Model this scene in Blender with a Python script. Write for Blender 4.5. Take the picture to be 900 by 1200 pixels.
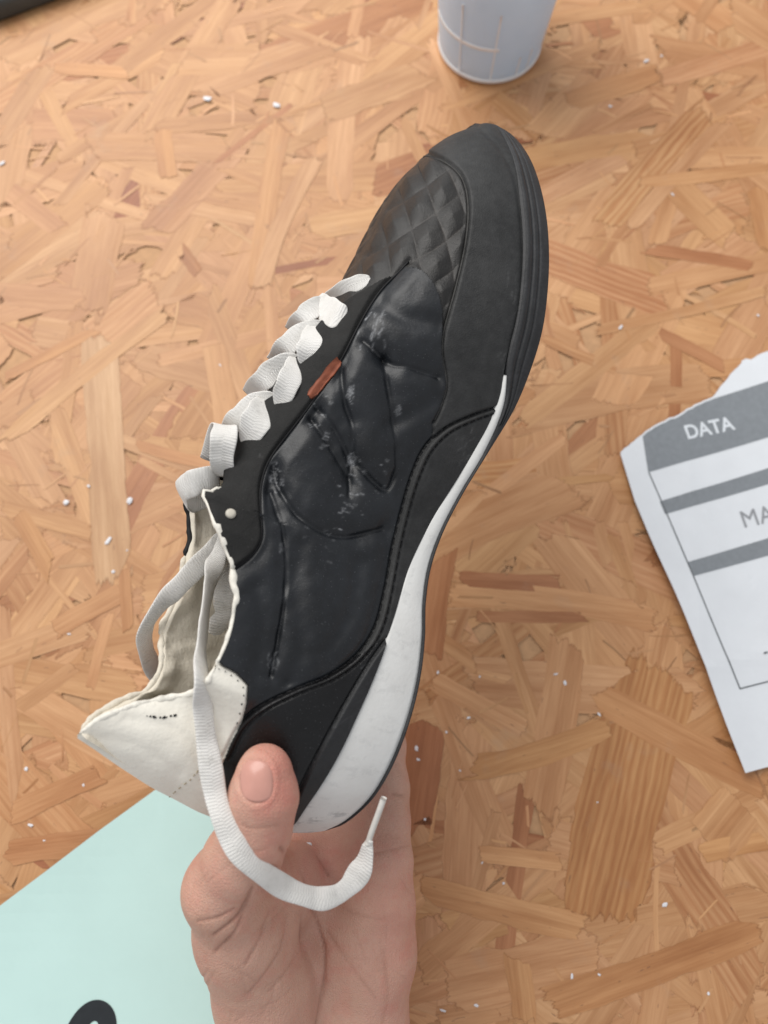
import bpy, math, random
import numpy as np
from mathutils import Vector, Matrix

for o in list(bpy.data.objects):
    bpy.data.objects.remove(o)
SC = bpy.context.scene
COL = SC.collection
rng = np.random.default_rng(11)
random.seed(5)

# ------------------------------------------------------------------ camera
PITCH = math.radians(15.0)
CAM = np.array([0.0, 0.0, 0.44])
FWD = np.array([0.0, math.sin(PITCH), -math.cos(PITCH)])
UP = np.array([0.0, math.cos(PITCH), math.sin(PITCH)])
RT = np.array([1.0, 0.0, 0.0])
F = 900.0
cd = bpy.data.cameras.new("camera")
cam = bpy.data.objects.new("camera", cd)
COL.objects.link(cam)
cam.location = CAM
cam.rotation_euler = (PITCH, 0, 0)
cd.sensor_fit = 'HORIZONTAL'
cd.sensor_width = 36
cd.lens = 36
cd.clip_start = 0.01
cd.clip_end = 50
cd.dof.use_dof = True
cd.dof.focus_distance = 0.318
cd.dof.aperture_fstop = 9.5
SC.camera = cam

# ------------------------------------------------------------------ world and light
W = bpy.data.worlds.new("World")
SC.world = W
W.use_nodes = True
bg = W.node_tree.nodes["Background"]
bg.inputs[0].default_value = (0.95, 0.965, 1.0, 1)
bg.inputs[1].default_value = 0.57


def area(name, loc, target, size, power, col):
    ld = bpy.data.lights.new(name, 'AREA')
    ld.shape = 'RECTANGLE'
    ld.size, ld.size_y = size
    ld.energy = power
    ld.color = col
    lo = bpy.data.objects.new(name, ld)
    COL.objects.link(lo)
    lo.location = loc
    d = Vector(target) - Vector(loc)
    lo.rotation_euler = d.to_track_quat('-Z', 'Y').to_euler()
    return lo


area("window_light", (-0.60, 1.05, 1.20), (0, 0.15, 0), (1.5, 1.2), 28.5, (1.0, 0.97, 0.93))
SC.view_settings.view_transform = 'Standard'
SC.view_settings.look = 'None'
SC.view_settings.exposure = 0.0
SC.view_settings.gamma = 1.0
SC.render.engine = 'CYCLES'
SC.cycles.transparent_max_bounces = 24


# ------------------------------------------------------------------ pixel <-> place helpers (photograph is 900x1200)
def P(px, py, d):
    return CAM + d * (FWD + (px - 450.0) / F * RT - (py - 600.0) / F * UP)


def PV(px, py, d):
    px, py, d = np.broadcast_arrays(np.asarray(px, float), np.asarray(py, float), np.asarray(d, float))
    return CAM + d[..., None] * (FWD + ((px - 450.0) / F)[..., None] * RT - ((py - 600.0) / F)[..., None] * UP)


def T(px, py, z=0.0):
    dz = FWD[2] - (py - 600.0) / F * UP[2]
    d = (z - CAM[2]) / dz
    return P(px, py, d)


def proj(X):
    V = X - CAM
    d = V @ FWD
    return 450 + F * (V @ RT) / d, 600 - F * (V @ UP) / d, d


def crv(pts, n):
    """Catmull-Rom through rows of pts, n samples"""
    pts = np.asarray(pts, float)
    m = len(pts)
    t = np.linspace(0, m - 1, n)
    i = np.clip(t.astype(int), 0, m - 2)
    u = (t - i)[:, None]
    p1, p2 = pts[i], pts[i + 1]
    p0 = np.where((i > 0)[:, None], pts[np.maximum(i - 1, 0)], 2 * p1 - p2)
    p3 = np.where((i < m - 2)[:, None], pts[np.minimum(i + 2, m - 1)], 2 * p2 - p1)
    return 0.5 * (2 * p1 + (p2 - p0) * u + (2 * p0 - 5 * p1 + 4 * p2 - p3) * u ** 2 + (3 * p1 - p0 - 3 * p2 + p3) * u ** 3)


def smooth(a, s):
    r = int(3 * s) + 1
    k = np.exp(-0.5 * (np.arange(-r, r + 1) / s) ** 2)
    k /= k.sum()
    if a.ndim == 1:
        return np.convolve(np.pad(a, r, mode='edge'), k, mode='valid')
    return np.stack([smooth(a[:, c], s) for c in range(a.shape[1])], 1)


def sstep(e0, e1, x):
    t = np.clip((x - e0) / (e1 - e0), 0, 1)
    return t * t * (3 - 2 * t)


def vnoise(p, seed=0):
    """cheap smooth value noise, p (...,2 or 3)"""
    p = np.asarray(p, float)
    i = np.floor(p).astype(int)
    f = p - i
    f = f * f * (3 - 2 * f)
    D = p.shape[-1]
    out = 0
    for c in range(2 ** D):
        off = np.array([(c >> k) & 1 for k in range(D)])
        q = i + off
        h = np.full(q.shape[:-1], seed * 7919 + 13, dtype=np.int64)
        for k in range(D):
            h = (h ^ (q[..., k].astype(np.int64) * (374761393 if k == 0 else 668265263 if k == 1 else 2147483647))) * 1274126177
            h &= 0xffffffff
            h ^= h >> 13
        v = (h & 0xffff) / 65535.0
        wgt = np.prod(np.where(off == 1, f, 1 - f), axis=-1)
        out = out + v * wgt
    return out


def polydist(X, Y, poly):
    """distance of pixel points to a polyline, and signed side of nearest segment"""
    poly = np.asarray(poly, float)
    best = np.full(X.shape, 1e9)
    for (ax, ay), (bx_, by_) in zip(poly[:-1], poly[1:]):
        dx, dy = bx_ - ax, by_ - ay
        L2 = dx * dx + dy * dy + 1e-9
        t = np.clip(((X - ax) * dx + (Y - ay) * dy) / L2, 0, 1)
        d = (X - ax - t * dx) ** 2 + (Y - ay - t * dy) ** 2
        best = np.minimum(best, d)
    return np.sqrt(best)


def inpoly(X, Y, poly):
    poly = np.asarray(poly, float)
    c = np.zeros(X.shape, bool)
    n = len(poly)
    for k in range(n):
        x0, y0 = poly[k]
        x1, y1 = poly[(k + 1) % n]
        if y0 == y1:
            continue
        m = ((y0 > Y) != (y1 > Y)) & (X < (x1 - x0) * (Y - y0) / (y1 - y0) + x0)
        c ^= m
    return c


# ------------------------------------------------------------------ mesh helpers
def mesh(name, V, Fc, m=None, parent=None, smooth_=True, attrs=None):
    me = bpy.data.meshes.new(name)
    V = np.asarray(V, float).reshape(-1, 3)
    Fc = [list(map(int, f)) for f in Fc] if not isinstance(Fc, np.ndarray) else Fc.tolist()
    me.from_pydata(V.tolist(), [], Fc)
    if smooth_:
        me.polygons.foreach_set("use_smooth", [True] * len(me.polygons))
    if attrs:
        for k, (ty, val) in attrs.items():
            a = me.attributes.new(k, ty, 'POINT')
            val = np.asarray(val, dtype=np.float32)
            if ty == 'FLOAT':
                a.data.foreach_set('value', val.ravel())
            elif ty == 'FLOAT_VECTOR':
                a.data.foreach_set('vector', val.ravel())
            else:
                a.data.foreach_set('color', val.ravel())
    if m:
        me.materials.append(m)
    o = bpy.data.objects.new(name, me)
    COL.objects.link(o)
    if parent:
        o.parent = parent
        o.matrix_parent_inverse = parent.matrix_basis.inverted()
    return o


def empty(name, loc, label, cat, group=None):
    o = bpy.data.objects.new(name, None)
    o.empty_display_size = 0.02
    COL.objects.link(o)
    o.location = loc
    tag(o, label, cat, group)
    return o


def tag(o, label, cat, group=None):
    o["label"] = label
    o["category"] = cat
    if group:
        o["group"] = group
    return o


def grid_faces(nr, nc, base=0, flip=False, closed=False):
    i = np.arange(nr - 1)[:, None]
    j = np.arange(nc if closed else nc - 1)[None, :]
    a = base + i * nc + j
    b = base + i * nc + (j + 1) % nc
    c = base + (i + 1) * nc + (j + 1) % nc
    d = base + (i + 1) * nc + j
    q = np.stack([a, b, c, d], -1).reshape(-1, 4)
    return q[:, ::-1] if flip else q


def tube(path, rad, ns=8, caps=True):
    path = np.asarray(path, float)
    n = len(path)
    rad = np.broadcast_to(np.asarray(rad, float), (n,))
    tg = np.gradient(path, axis=0)
    tg /= np.linalg.norm(tg, axis=1)[:, None] + 1e-12
    ref = np.array([0.13, 0.31, 0.94])
    s = np.cross(tg, ref)
    s /= np.linalg.norm(s, axis=1)[:, None] + 1e-12
    b = np.cross(tg, s)
    an = np.linspace(0, 2 * np.pi, ns, endpoint=False)
    V = path[:, None] + rad[:, None, None] * (np.cos(an)[None, :, None] * s[:, None] + np.sin(an)[None, :, None] * b[:, None])
    Fc = grid_faces(n, ns, closed=True).tolist()
    if caps:
        Fc.append(list(range(ns)))
        Fc.append([(n - 1) * ns + k for k in range(ns)][::-1])
    return V.reshape(-1, 3), Fc


def merge(parts):
    V, Fc, b = [], [], 0
    for v, f in parts:
        V.append(np.asarray(v).reshape(-1, 3))
        Fc += [[int(k) + b for k in q] for q in f]
        b += len(V[-1])
    return np.concatenate(V), Fc


# ------------------------------------------------------------------ material helpers
class N:
    def __init__(self, name):
        self.m = bpy.data.materials.new(name)
        self.m.use_nodes = True
        self.t = self.m.node_tree
        self.p = self.t.nodes["Principled BSDF"]

    def node(self, ty, **kw):
        n = self.t.nodes.new(ty)
        for k, v in kw.items():
            if k.startswith('i_'):
                n.inputs[k[2:].replace('_', ' ')].default_value = v
            else:
                setattr(n, k, v)
        return n

    def link(self, a, b):
        self.t.links.new(a, b)

    def noise(self, vec, scale, detail=4, rough=0.6):
        n = self.node('ShaderNodeTexNoise')
        n.inputs['Scale'].default_value = scale
        n.inputs['Detail'].default_value = detail
        n.inputs['Roughness'].default_value = rough
        if vec is not None:
            self.link(vec, n.inputs['Vector'])
        return n.outputs['Fac']

    def ramp(self, fac, stops):
        r = self.node('ShaderNodeValToRGB')
        e = r.color_ramp.elements
        while len(e) < len(stops):
            e.new(0.5)
        for k, (pos, c) in enumerate(stops):
            e[k].position = pos
            e[k].color = (*c, 1) if len(c) == 3 else c
        self.link(fac, r.inputs[0])
        return r.outputs[0]

    def mix(self, fac, a, b, mode='MIX'):
        n = self.node('ShaderNodeMix', data_type='RGBA', blend_type=mode)
        for sock, v in ((n.inputs[0], fac), (n.inputs[6], a), (n.inputs[7], b)):
            if hasattr(v, 'is_linked'):
                self.link(v, sock)
            elif isinstance(v, (int, float)):
                sock.default_value = v
            else:
                sock.default_value = (*v, 1)
        return n.outputs[2]

    def math(self, op, a, b=0.0, c=0.0):
        n = self.node('ShaderNodeMath', operation=op)
        for s, v in zip(n.inputs, (a, b, c)):
            if hasattr(v, 'is_linked'):
                self.link(v, s)
            else:
                s.default_value = v
        return n.outputs[0]

    def coord(self):
        return self.node('ShaderNodeTexCoord').outputs['Object']

    def attr(self, name, out='Fac'):
        n = self.node('ShaderNodeAttribute')
        n.attribute_name = name
        return n.outputs[out]

    def scale(self, vec, s):
        n = self.node('ShaderNodeMapping')
        n.inputs['Scale'].default_value = s
        self.link(vec, n.inputs['Vector'])
        return n.outputs[0]

    def bump(self, h, strength, dist, normal=None):
        b = self.node('ShaderNodeBump')
        b.inputs['Strength'].default_value = strength
        b.inputs['Distance'].default_value = dist
        self.link(h, b.inputs['Height'])
        if normal is not None:
            self.link(normal, b.inputs['Normal'])
        self.link(b.outputs[0], self.p.inputs['Normal'])
        return b.outputs[0]

    def set(self, **kw):
        for k, v in kw.items():
            s = self.p.inputs[k.replace('_', ' ')]
            if hasattr(v, 'is_linked'):
                self.link(v, s)
            elif isinstance(v, (int, float)):
                s.default_value = v
            else:
                s.default_value = (*v, 1) if len(v) == 3 else v
        return self


def leather(name, c0, c1, rough, scl=60, bump_s=0.35, spec=0.5, scuff=(0.42, 0.43, 0.45), grain=900):
    m = N(name)
    co = m.coord()
    n1 = m.noise(co, scl, 6, 0.65)
    n3 = m.noise(co, scl * 6, 5, 0.7)
    base = m.ramp(m.math('ADD', m.math('MULTIPLY', n1, 0.6), m.math('MULTIPLY', n3, 0.4)), [(0.36, c0), (0.64, c1)])
    w = m.attr('wear')
    nz = m.noise(co, 700, 5, 0.75)
    wf = m.math('MULTIPLY', w, m.ramp(nz, [(0.40, (0.25, 0.25, 0.25)), (0.60, (1, 1, 1))]))
    dust = m.noise(co, 1700, 2, 0.5)
    df = m.math('MULTIPLY', m.math('GREATER_THAN', dust, 0.71), 0.14)
    base = m.mix(df, base, scuff)
    base = m.mix(m.math('MULTIPLY', wf, 0.72), base, scuff)
    m.set(Base_Color=base, Specular_IOR_Level=spec)
    n2 = m.noise(co, 140, 5, 0.7)
    r = m.math('ADD', m.math('MULTIPLY', n2, 0.22), rough - 0.11)
    m.set(Roughness=r)
    g = m.noise(co, grain, 3, 0.6)
    big = m.noise(co, 110, 4, 0.6)
    hh = m.math('ADD', m.math('MULTIPLY', g, 0.55), m.math('ADD', big, m.math('MULTIPLY', m.noise(co, 330, 4, 0.65), 0.5)))
    m.bump(hh, bump_s, 0.0012)
    return m.m


M = {}
M['quarter'] = leather('navy_black_leather', (0.0042, 0.0052, 0.0068), (0.0115, 0.0138, 0.0175), 0.42, 45, 0.13, 0.45, (0.42, 0.43, 0.45))
M['mudguard'] = leather('worn_black_suede', (0.0100, 0.0104, 0.0106), (0.034, 0.0345, 0.0345), 0.62, 40, 0.35, 0.45, (0.16, 0.16, 0.16), 1600)
M['eyestay'] = leather('dark_grey_suede', (0.0115, 0.0115, 0.0112), (0.018, 0.0178, 0.0172), 0.78, 90, 0.4, 0.3, (0.2, 0.2, 0.2), 1800)
M['vamp'] = leather('black_toe_mesh', (0.009, 0.0085, 0.008), (0.018, 0.0165, 0.015), 0.50, 90, 0.3, 0.45, (0.085, 0.070, 0.060), 1500)
M['counter'] = leather('black_gloss_leather', (0.0028, 0.0028, 0.0032), (0.007, 0.007, 0.0078), 0.36, 60, 0.25, 0.35)
M['rubber'] = leather('black_rubber', (0.012, 0.0125, 0.0135), (0.022, 0.023, 0.025), 0.55, 80, 0.2, 0.4, (0.10, 0.10, 0.11))


def white_leather(name, c, dirt, rough=0.5, amt=0.5, bump_s=0.15):
    m = N(name)
    co = m.coord()
    n1 = m.noise(co, 55, 6, 0.7)
    n2 = m.noise(co, 420, 5, 0.75)
    f1 = m.ramp(n1, [(0.45, (0, 0, 0)), (0.75, (1, 1, 1))])
    f2 = m.ramp(n2, [(0.64, (0, 0, 0)), (0.74, (1, 1, 1))])
    base = m.mix(m.math('MULTIPLY', f1, amt * 0.5), c, dirt)
    base = m.mix(m.math('MULTIPLY', f2, amt), base, [k * 0.6 for k in dirt])
    w = m.attr('wear')
    wf = m.math('MULTIPLY', w, m.math('GREATER_THAN', n2, 0.5))
    base = m.mix(m.math('MULTIPLY', wf, 0.8), base, [0.12, 0.13, 0.15])
    m.set(Base_Color=base, Roughness=rough, Specular_IOR_Level=0.4)
    m.bump(m.noise(co, 500, 4, 0.6), bump_s, 0.001)
    return m.m


M['collar'] = white_leather('cream_leather', (0.80, 0.77, 0.69), (0.55, 0.50, 0.41), 0.5, 0.40, 0.3)
M['midsole'] = white_leather('white_foam', (0.74, 0.74, 0.72), (0.45, 0.43, 0.40), 0.6, 0.40)
M['lining'] = white_leather('beige_lining', (0.70, 0.645, 0.54), (0.45, 0.39, 0.29), 0.9, 0.45, 0.5)
M['lace'] = None


def lace_mat():
    m = N('white_cotton_lace')
    uv = m.attr('guv', 'Vector')
    sx = m.node('ShaderNodeSeparateXYZ')
    m.link(uv, sx.inputs[0])
    a = m.math('SINE', m.math('MULTIPLY', m.math('ADD', sx.outputs[0], m.math('ABSOLUTE', sx.outputs[1])), 2 * math.pi / 0.0011))
    b = m.math('SINE', m.math('MULTIPLY', sx.outputs[1], 2 * math.pi / 0.0013))
    h = m.math('MULTIPLY', a, b)
    co = m.coord()
    d1 = m.noise(co, 130, 6, 0.7)
    d2 = m.noise(co, 900, 4, 0.7)
    base = m.ramp(d1, [(0.35, (0.84, 0.825, 0.795)), (0.58, (0.77, 0.755, 0.72)), (0.78, (0.52, 0.505, 0.475))])
    base = m.mix(m.ramp(d2, [(0.66, (0, 0, 0)), (0.72, (0.7, 0.7, 0.7))]), base, (0.25, 0.25, 0.26))
    base = m.mix(m.math('MULTIPLY', m.math('SUBTRACT', 1.0, h), 0.07), base, (0.35, 0.34, 0.33))
    m.set(Base_Color=base, Roughness=0.95, Specular_IOR_Level=0.15)
    m.bump(m.math('ADD', h, m.math('MULTIPLY', d2, 1.5)), 0.5, 0.0004)
    return m.m


M['lace'] = lace_mat()


def plain(name, c, rough=0.6, spec=0.4, noise_amt=0.12, scl=200, bump_s=0.1, **kw):
    m = N(name)
    co = m.coord()
    n1 = m.noise(co, scl, 5, 0.65)
    base = m.ramp(n1, [(0.3, [k * (1 - noise_amt) for k in c]), (0.7, [min(1, k * (1 + noise_amt)) for k in c])])
    m.set(Base_Color=base, Roughness=rough, Specular_IOR_Level=spec, **kw)
    if bump_s:
        m.bump(m.noise(co, scl * 4, 3, 0.6), bump_s, 0.0006)
    return m.m


M['thread'] = plain('black_thread', (0.010, 0.010, 0.011), 0.7, 0.3)
M['piping'] = plain('grey_piping_thread', (0.045, 0.044, 0.042), 0.75, 0.3, 0.35, 500)
M['tag'] = plain('rust_brown_tag', (0.25, 0.075, 0.04), 0.6, 0.3, 0.2, 300)
M['rivet'] = plain('cream_rivet', (0.50, 0.47, 0.40), 0.5, 0.4)
M['aglet'] = plain('clear_plastic_aglet', (0.62, 0.60, 0.56), 0.3, 0.5)


# ================================================================== THE BOARD (oriented strand board)
def osb_mat():
    m = N('pressed_wood_strands')
    tint = m.attr('tint', 'Color')
    guv = m.attr('guv', 'Vector')
    edge = m.attr('edge')
    g1 = m.noise(m.scale(guv, (7, 420, 40)), 1.0, 5, 0.7)
    g2 = m.noise(m.scale(guv, (16, 110, 40)), 1.0, 3, 0.6)
    g3 = m.noise(m.scale(guv, (60, 1500, 40)), 1.0, 3, 0.6)
    c = m.mix(m.ramp(g1, [(0.36, (0, 0, 0)), (0.66, (1, 1, 1))]), (0.88, 0.83, 0.77), (1.04, 1.05, 1.06))
    base = m.mix(1.0, tint, c, 'MULTIPLY')
    c2 = m.mix(m.ramp(g2, [(0.33, (0, 0, 0)), (0.55, (1, 1, 1))]), (0.86, 0.78, 0.70), (1.0, 1.0, 1.0))
    base = m.mix(0.8, base, m.mix(1.0, base, c2, 'MULTIPLY'))
    c3 = m.ramp(g3, [(0.34, (0.90, 0.86, 0.82)), (0.60, (1.03, 1.04, 1.05))])
    base = m.mix(0.85, base, m.mix(1.0, base, c3, 'MULTIPLY'))
    tone = m.noise(m.scale(guv, (9, 45, 40)), 1.0, 3, 0.55)
    base = m.mix(1.0, base, m.ramp(tone, [(0.28, (0.84, 0.78, 0.72)), (0.72, (1.10, 1.12, 1.14))]), 'MULTIPLY')
    # latewood bands on ridged strands
    ridge = m.attr('ridge')
    sx = m.node('ShaderNodeSeparateXYZ')
    m.link(guv, sx.inputs[0])
    wob = m.math('MULTIPLY', m.noise(m.scale(guv, (14, 70, 40)), 1.0, 3, 0.6), 17.0)
    sn = m.math('SINE', m.math('ADD', m.math('MULTIPLY', sx.outputs[1], 2 * math.pi / 0.0042), wob))
    band = m.math('MULTIPLY', m.math('MULTIPLY', m.math('ADD', sn, 1.0), 0.5), ridge)
    base = m.mix(m.math('MULTIPLY', band, 0.75), base, m.mix(1.0, base, (0.70, 0.50, 0.36), 'MULTIPLY'))
    # resin-dark rim of each strand, broken up
    co = m.coord()
    nb = m.noise(co, 160, 4, 0.7)
    e = m.math('MULTIPLY', m.ramp(edge, [(0.93, (0, 0, 0)), (1.0, (1, 1, 1))]), m.ramp(nb, [(0.60, (0, 0, 0)), (0.70, (1, 1, 1))]))
    base = m.mix(m.math('MULTIPLY', e, 0.42), base, (0.16, 0.065, 0.03))
    # dirt: grey smudges and dark pores
    st = m.ramp(m.noise(co, 22, 6, 0.7), [(0.60, (0, 0, 0)), (0.78, (1, 1, 1))])
    base = m.mix(m.math('MULTIPLY', st, 0.30), base, (0.38, 0.30, 0.23))
    pores = m.ramp(m.noise(m.scale(guv, (130, 700, 40)), 1.0, 2, 0.5), [(0.725, (0, 0, 0)), (0.76, (1, 1, 1))])
    base = m.mix(m.math('MULTIPLY', pores, 0.6), base, (0.13, 0.06, 0.035))
    m.set(Base_Color=base, Specular_IOR_Level=0.5)
    m.set(Roughness=m.math('ADD', m.math('MULTIPLY', g2, 0.25), 0.36))
    # splintered ends and feathered sides: the strand simply stops there
    endd = m.attr('tint', 'Alpha')
    cut = m.noise(m.scale(guv, (9, 210, 40)), 1.0, 5, 0.7)
    def soft(x, thr, wdt):
        k = m.node('ShaderNodeClamp')
        m.link(m.math('DIVIDE', m.math('SUBTRACT', thr, x), wdt), k.inputs[0])
        return k.outputs[0]
    a1 = soft(endd, m.math('ADD', m.math('MULTIPLY', cut, 0.30), 0.80), 0.03)
    cut2 = m.noise(m.scale(guv, (26, 60, 40)), 1.0, 3, 0.55)
    a2 = soft(edge, m.math('ADD', m.math('MULTIPLY', cut2, 1.1), 0.50), 0.03)
    m.set(Alpha=m.math('MULTIPLY', a1, m.math('MAXIMUM', a2, m.math('GREATER_THAN', endd, 0.97))))
    m.bump(m.math('ADD', g1, m.math('MULTIPLY', g3, 0.6)), 0.15, 0.0007)
    return m.m


M['osb'] = osb_mat()
board_bm_v = []
bx0, bx1, by0, by1 = -0.62, 0.62, -0.42, 0.80
V = [(bx0, by0, -0.018), (bx1, by0, -0.018), (bx1, by1, -0.018), (bx0, by1, -0.018),
     (bx0, by0, -0.0012), (bx1, by0, -0.0012), (bx1, by1, -0.0012), (bx0, by1, -0.0012)]
Fc = [(3, 2, 1, 0), (4, 5, 6, 7), (0, 1, 5, 4), (1, 2, 6, 5), (2, 3, 7, 6), (3, 0, 4, 7)]
board = mesh('table_top', V, Fc, plain('board_core', (0.54, 0.31, 0.16), 0.7), None, False)
board['kind'] = 'structure'
board['label'] = 'orange brown strand board table top'

TINTS = [((0.64, 0.385, 0.205), 5), ((0.60, 0.350, 0.178), 6), ((0.57, 0.325, 0.162), 5), ((0.67, 0.425, 0.245), 3),
         ((0.52, 0.28, 0.133), 2.2), ((0.45, 0.215, 0.10), 0.7), ((0.36, 0.145, 0.07), 0.18), ((0.59, 0.37, 0.215), 2)]
TINTS = [((a * 0.985, b * 0.92, c * 0.855), w_) for (a, b, c), w_ in TINTS]
_mt = np.average([t[0] for t in TINTS], axis=0, weights=[t[1] for t in TINTS])
TINTS = [(tuple(_mt + (np.array(t) - _mt) * (0.36 if w_ > 1 else 0.95)), w_) for t, w_ in TINTS]
tw = np.array([t[1] for t in TINTS], float)
tw /= tw.sum()


def strand(cx, cy, ang, L, Wd, z, tint, ridge, sd, ragged=1.0, tilt=0.00003):
    """one strand: 3 rows x n columns, slanted ragged ends"""
    r = np.random.default_rng(sd)
    n = 9
    u = np.linspace(-0.5, 0.5, n) * L
    bend = r.normal(0, 0.02) * L
    cen = bend * (4 * (u / L) ** 2 - 0.5)
    hw = Wd * 0.5 * (1 + r.normal(0, 0.05, n) * ragged)
    hw2 = Wd * 0.5 * (1 + r.normal(0, 0.05, n) * ragged)
    tp = r.uniform(0.72, 1.05, 4)
    hw[0] *= tp[0]; hw[-1] *= tp[1]; hw2[0] *= tp[2]; hw2[-1] *= tp[3]
    slant = r.normal(0, 0.75, 2) * Wd * ragged
    us = np.stack([u, u, u], 1)
    k = np.linspace(-1, 1, n) ** 7
    sl = np.where(k > 0, k * slant[1], -k * slant[0])
    us[:, 0] -= sl * 0.5
    us[:, 2] += sl * 0.5
    us += r.normal(0, 0.004, us.shape) * L * (np.abs(k)[:, None] + 0.1)
    vs = np.stack([cen - hw, cen + 0 * hw, cen + hw2], 1)
    tl = r.normal(0, tilt, 2)
    zz = z + tl[0] * us / L + tl[1] * vs / max(Wd, .004) * 0.35
    ca, sa = math.cos(ang), math.sin(ang)
    X = cx + us * ca - vs * sa
    Y = cy + us * sa + vs * ca
    Vv = np.stack([X, Y, zz], -1).reshape(-1, 3)
    e = np.stack([np.ones(n), np.zeros(n), np.ones(n)], 1)
    e[0, :] = 1; e[-1, :] = 1
    rd = r.uniform(0, 30)
    guv = np.stack([us, vs, np.full_like(us, rd)], -1).reshape(-1, 3)
    tn = np.array(tint) * (1 + r.normal(0, 0.03)) * np.array([1, 1 + r.normal(0, .012), 1 + r.normal(0, .03)])
    tc = np.tile(np.append(np.clip(tn, 0, 1), 1), (n * 3, 1))
    tc[:, 3] = np.repeat(np.abs(np.linspace(-1, 1, n)), 3)
    return Vv, grid_faces(n, 3, flip=True), tc, guv, e.ravel(), np.full(n * 3, ridge)


def rand_strand(k, z, big):
    cx, cy = rng.uniform(bx0, bx1), rng.uniform(by0, by1)
    ang = rng.normal(0.45, 0.75) if rng.random() < 0.62 else rng.uniform(0, math.pi)
    s = rng.random()
    if big:
        L, Wd = rng.uniform(0.06, 0.15), rng.uniform(0.008, 0.030)
    elif s < 0.6:
        L, Wd = rng.uniform(0.05, 0.13), rng.uniform(0.007, 0.030)
    else:
        L, Wd = rng.uniform(0.02, 0.08), rng.uniform(0.002, 0.009)
    t = TINTS[rng.choice(len(TINTS), p=tw)][0]
    return strand(cx, cy, ang, L, Wd, z, t, rng.uniform(.3, .8) if rng.random() < 0.12 else 0.0, 1000 + k)


NS = 5200
Vs, Fs, Ts, Gs, Es, Rs = [], [], [], [], [], []
top_parts = []
cnt = 0
for k in range(NS):
    z = -0.0005 + 0.0004 * k / NS
    s = rand_strand(k, z, k > NS * 0.55 and k % 3 == 0)
    px, py, _ = proj(s[0].mean(0)[None])
    if k > NS * 0.80 and len(top_parts) < 262 and -10 < px[0] < 910 and -10 < py[0] < 1210:
        top_parts.append(s)
        continue
    b = len(Vs) * 27
    Vs.append(s[0]); Fs.append(s[1] + b); Ts.append(s[2]); Gs.append(s[3]); Es.append(s[4]); Rs.append(s[5])
for k in range(1900):          # splinters and loose fibres pressed into the face
    cx, cy = rng.uniform(bx0, bx1), rng.uniform(by0, by1)
    t = np.array(TINTS[rng.choice(len(TINTS), p=tw)][0]) * rng.choice([0.66, 0.84, 0.95, 1.06, 1.12], p=[.08, .17, .3, .3, .15])
    s = strand(cx, cy, rng.normal(0.45, 0.9), rng.uniform(0.004, 0.030), rng.uniform(0.0004, 0.0020), -0.00012 + 0.0001 * k / 2600, t, 0.0, 90000 + k)
    b = len(Vs) * 27
    Vs.append(s[0]); Fs.append(s[1] + b); Ts.append(s[2]); Gs.append(s[3]); Es.append(s[4]); Rs.append(s[5])
o = mesh('wood_strands', np.concatenate(Vs), np.concatenate(Fs), M['osb'], board, True,
         {'tint': ('FLOAT_COLOR', np.concatenate(Ts)), 'guv': ('FLOAT_VECTOR', np.concatenate(Gs)),
          'edge': ('FLOAT', np.concatenate(Es)), 'ridge': ('FLOAT', np.concatenate(Rs))})
o['kind'] = 'stuff'

PALE, TAN, ORG, RED, DRED = (0.62, 0.355, 0.178), (0.595, 0.322, 0.150), (0.56, 0.288, 0.126), (0.46, 0.21, 0.095), (0.41, 0.165, 0.075)
# strands one can pick out in the photograph: ends, width in photo pixels, tint, ridged
HAND = [((772, 775), (700, 1085), 96, (0.55, 0.275, 0.118), .7), ((690, 812), (905, 925), 38, ORG, 0), ((520, 694), (775, 724), 30, TAN, 0),
        ((520, 648), (500, 770), 34, RED, 0), ((535, 678), (660, 684), 20, RED, 0), ((555, 722), (690, 724), 14, RED, 0),
        ((668, 745), (632, 960), 46, TAN, 0), ((500, 840), (480, 985), 50, DRED, 0), ((755, 291), (885, 312), 16, RED, 0),
        ((660, 120), (775, 85), 30, ORG, 0), ((705, 265), (830, 125), 34, PALE, 1), ((735, 270), (850, 140), 18, PALE, 0),
        ((745, 215), (910, 195), 18, TAN, 0), ((885, 215), (905, 300), 28, ORG, 0), ((690, 390), (905, 340), 14, PALE, 0),
        ((770, 388), (850, 430), 16, RED, 0), ((485, 1040), (690, 1090), 32, TAN, 0), ((640, 1180), (900, 1085), 36, ORG, 0),
        ((545, 905), (720, 850), 28, ORG, 0), ((330, 140), (300, 340), 24, TAN, 0), ((115, 385), (135, 690), 44, (0.60, 0.36, 0.20), 0),
        ((0, 445), (115, 385), 14, ORG, 0), ((0, 520), (200, 360), 22, PALE, 0), ((155, 520), (250, 545), 14, ORG, 0),
        ((60, 80), (150, 85), 18, ORG, 0), ((190, 150), (197, 210), 22, ORG, 0), ((0, 595), (110, 625), 20, TAN, 0),
        ((145, 665), (150, 740), 14, ORG, 0), ((60, 740), (150, 690), 24, TAN, 0), ((20, 600), (60, 670), 22, ORG, 0),
        ((250, 400), (270, 520), 28, PALE, 0), ((560, 1000), (660, 1010), 20, TAN, 0), ((820, 1000), (900, 985), 22, ORG, 0),
        ((605, 1120), (615, 1200), 30, TAN, 0), ((870, 940), (830, 990), 60, TAN, 0), ((300, 340), (370, 180), 22, PALE, 0),
        ((10, 955), (120, 905), 26, ORG, 0), ((0, 1000), (130, 985), 30, ORG, 0)]
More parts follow.
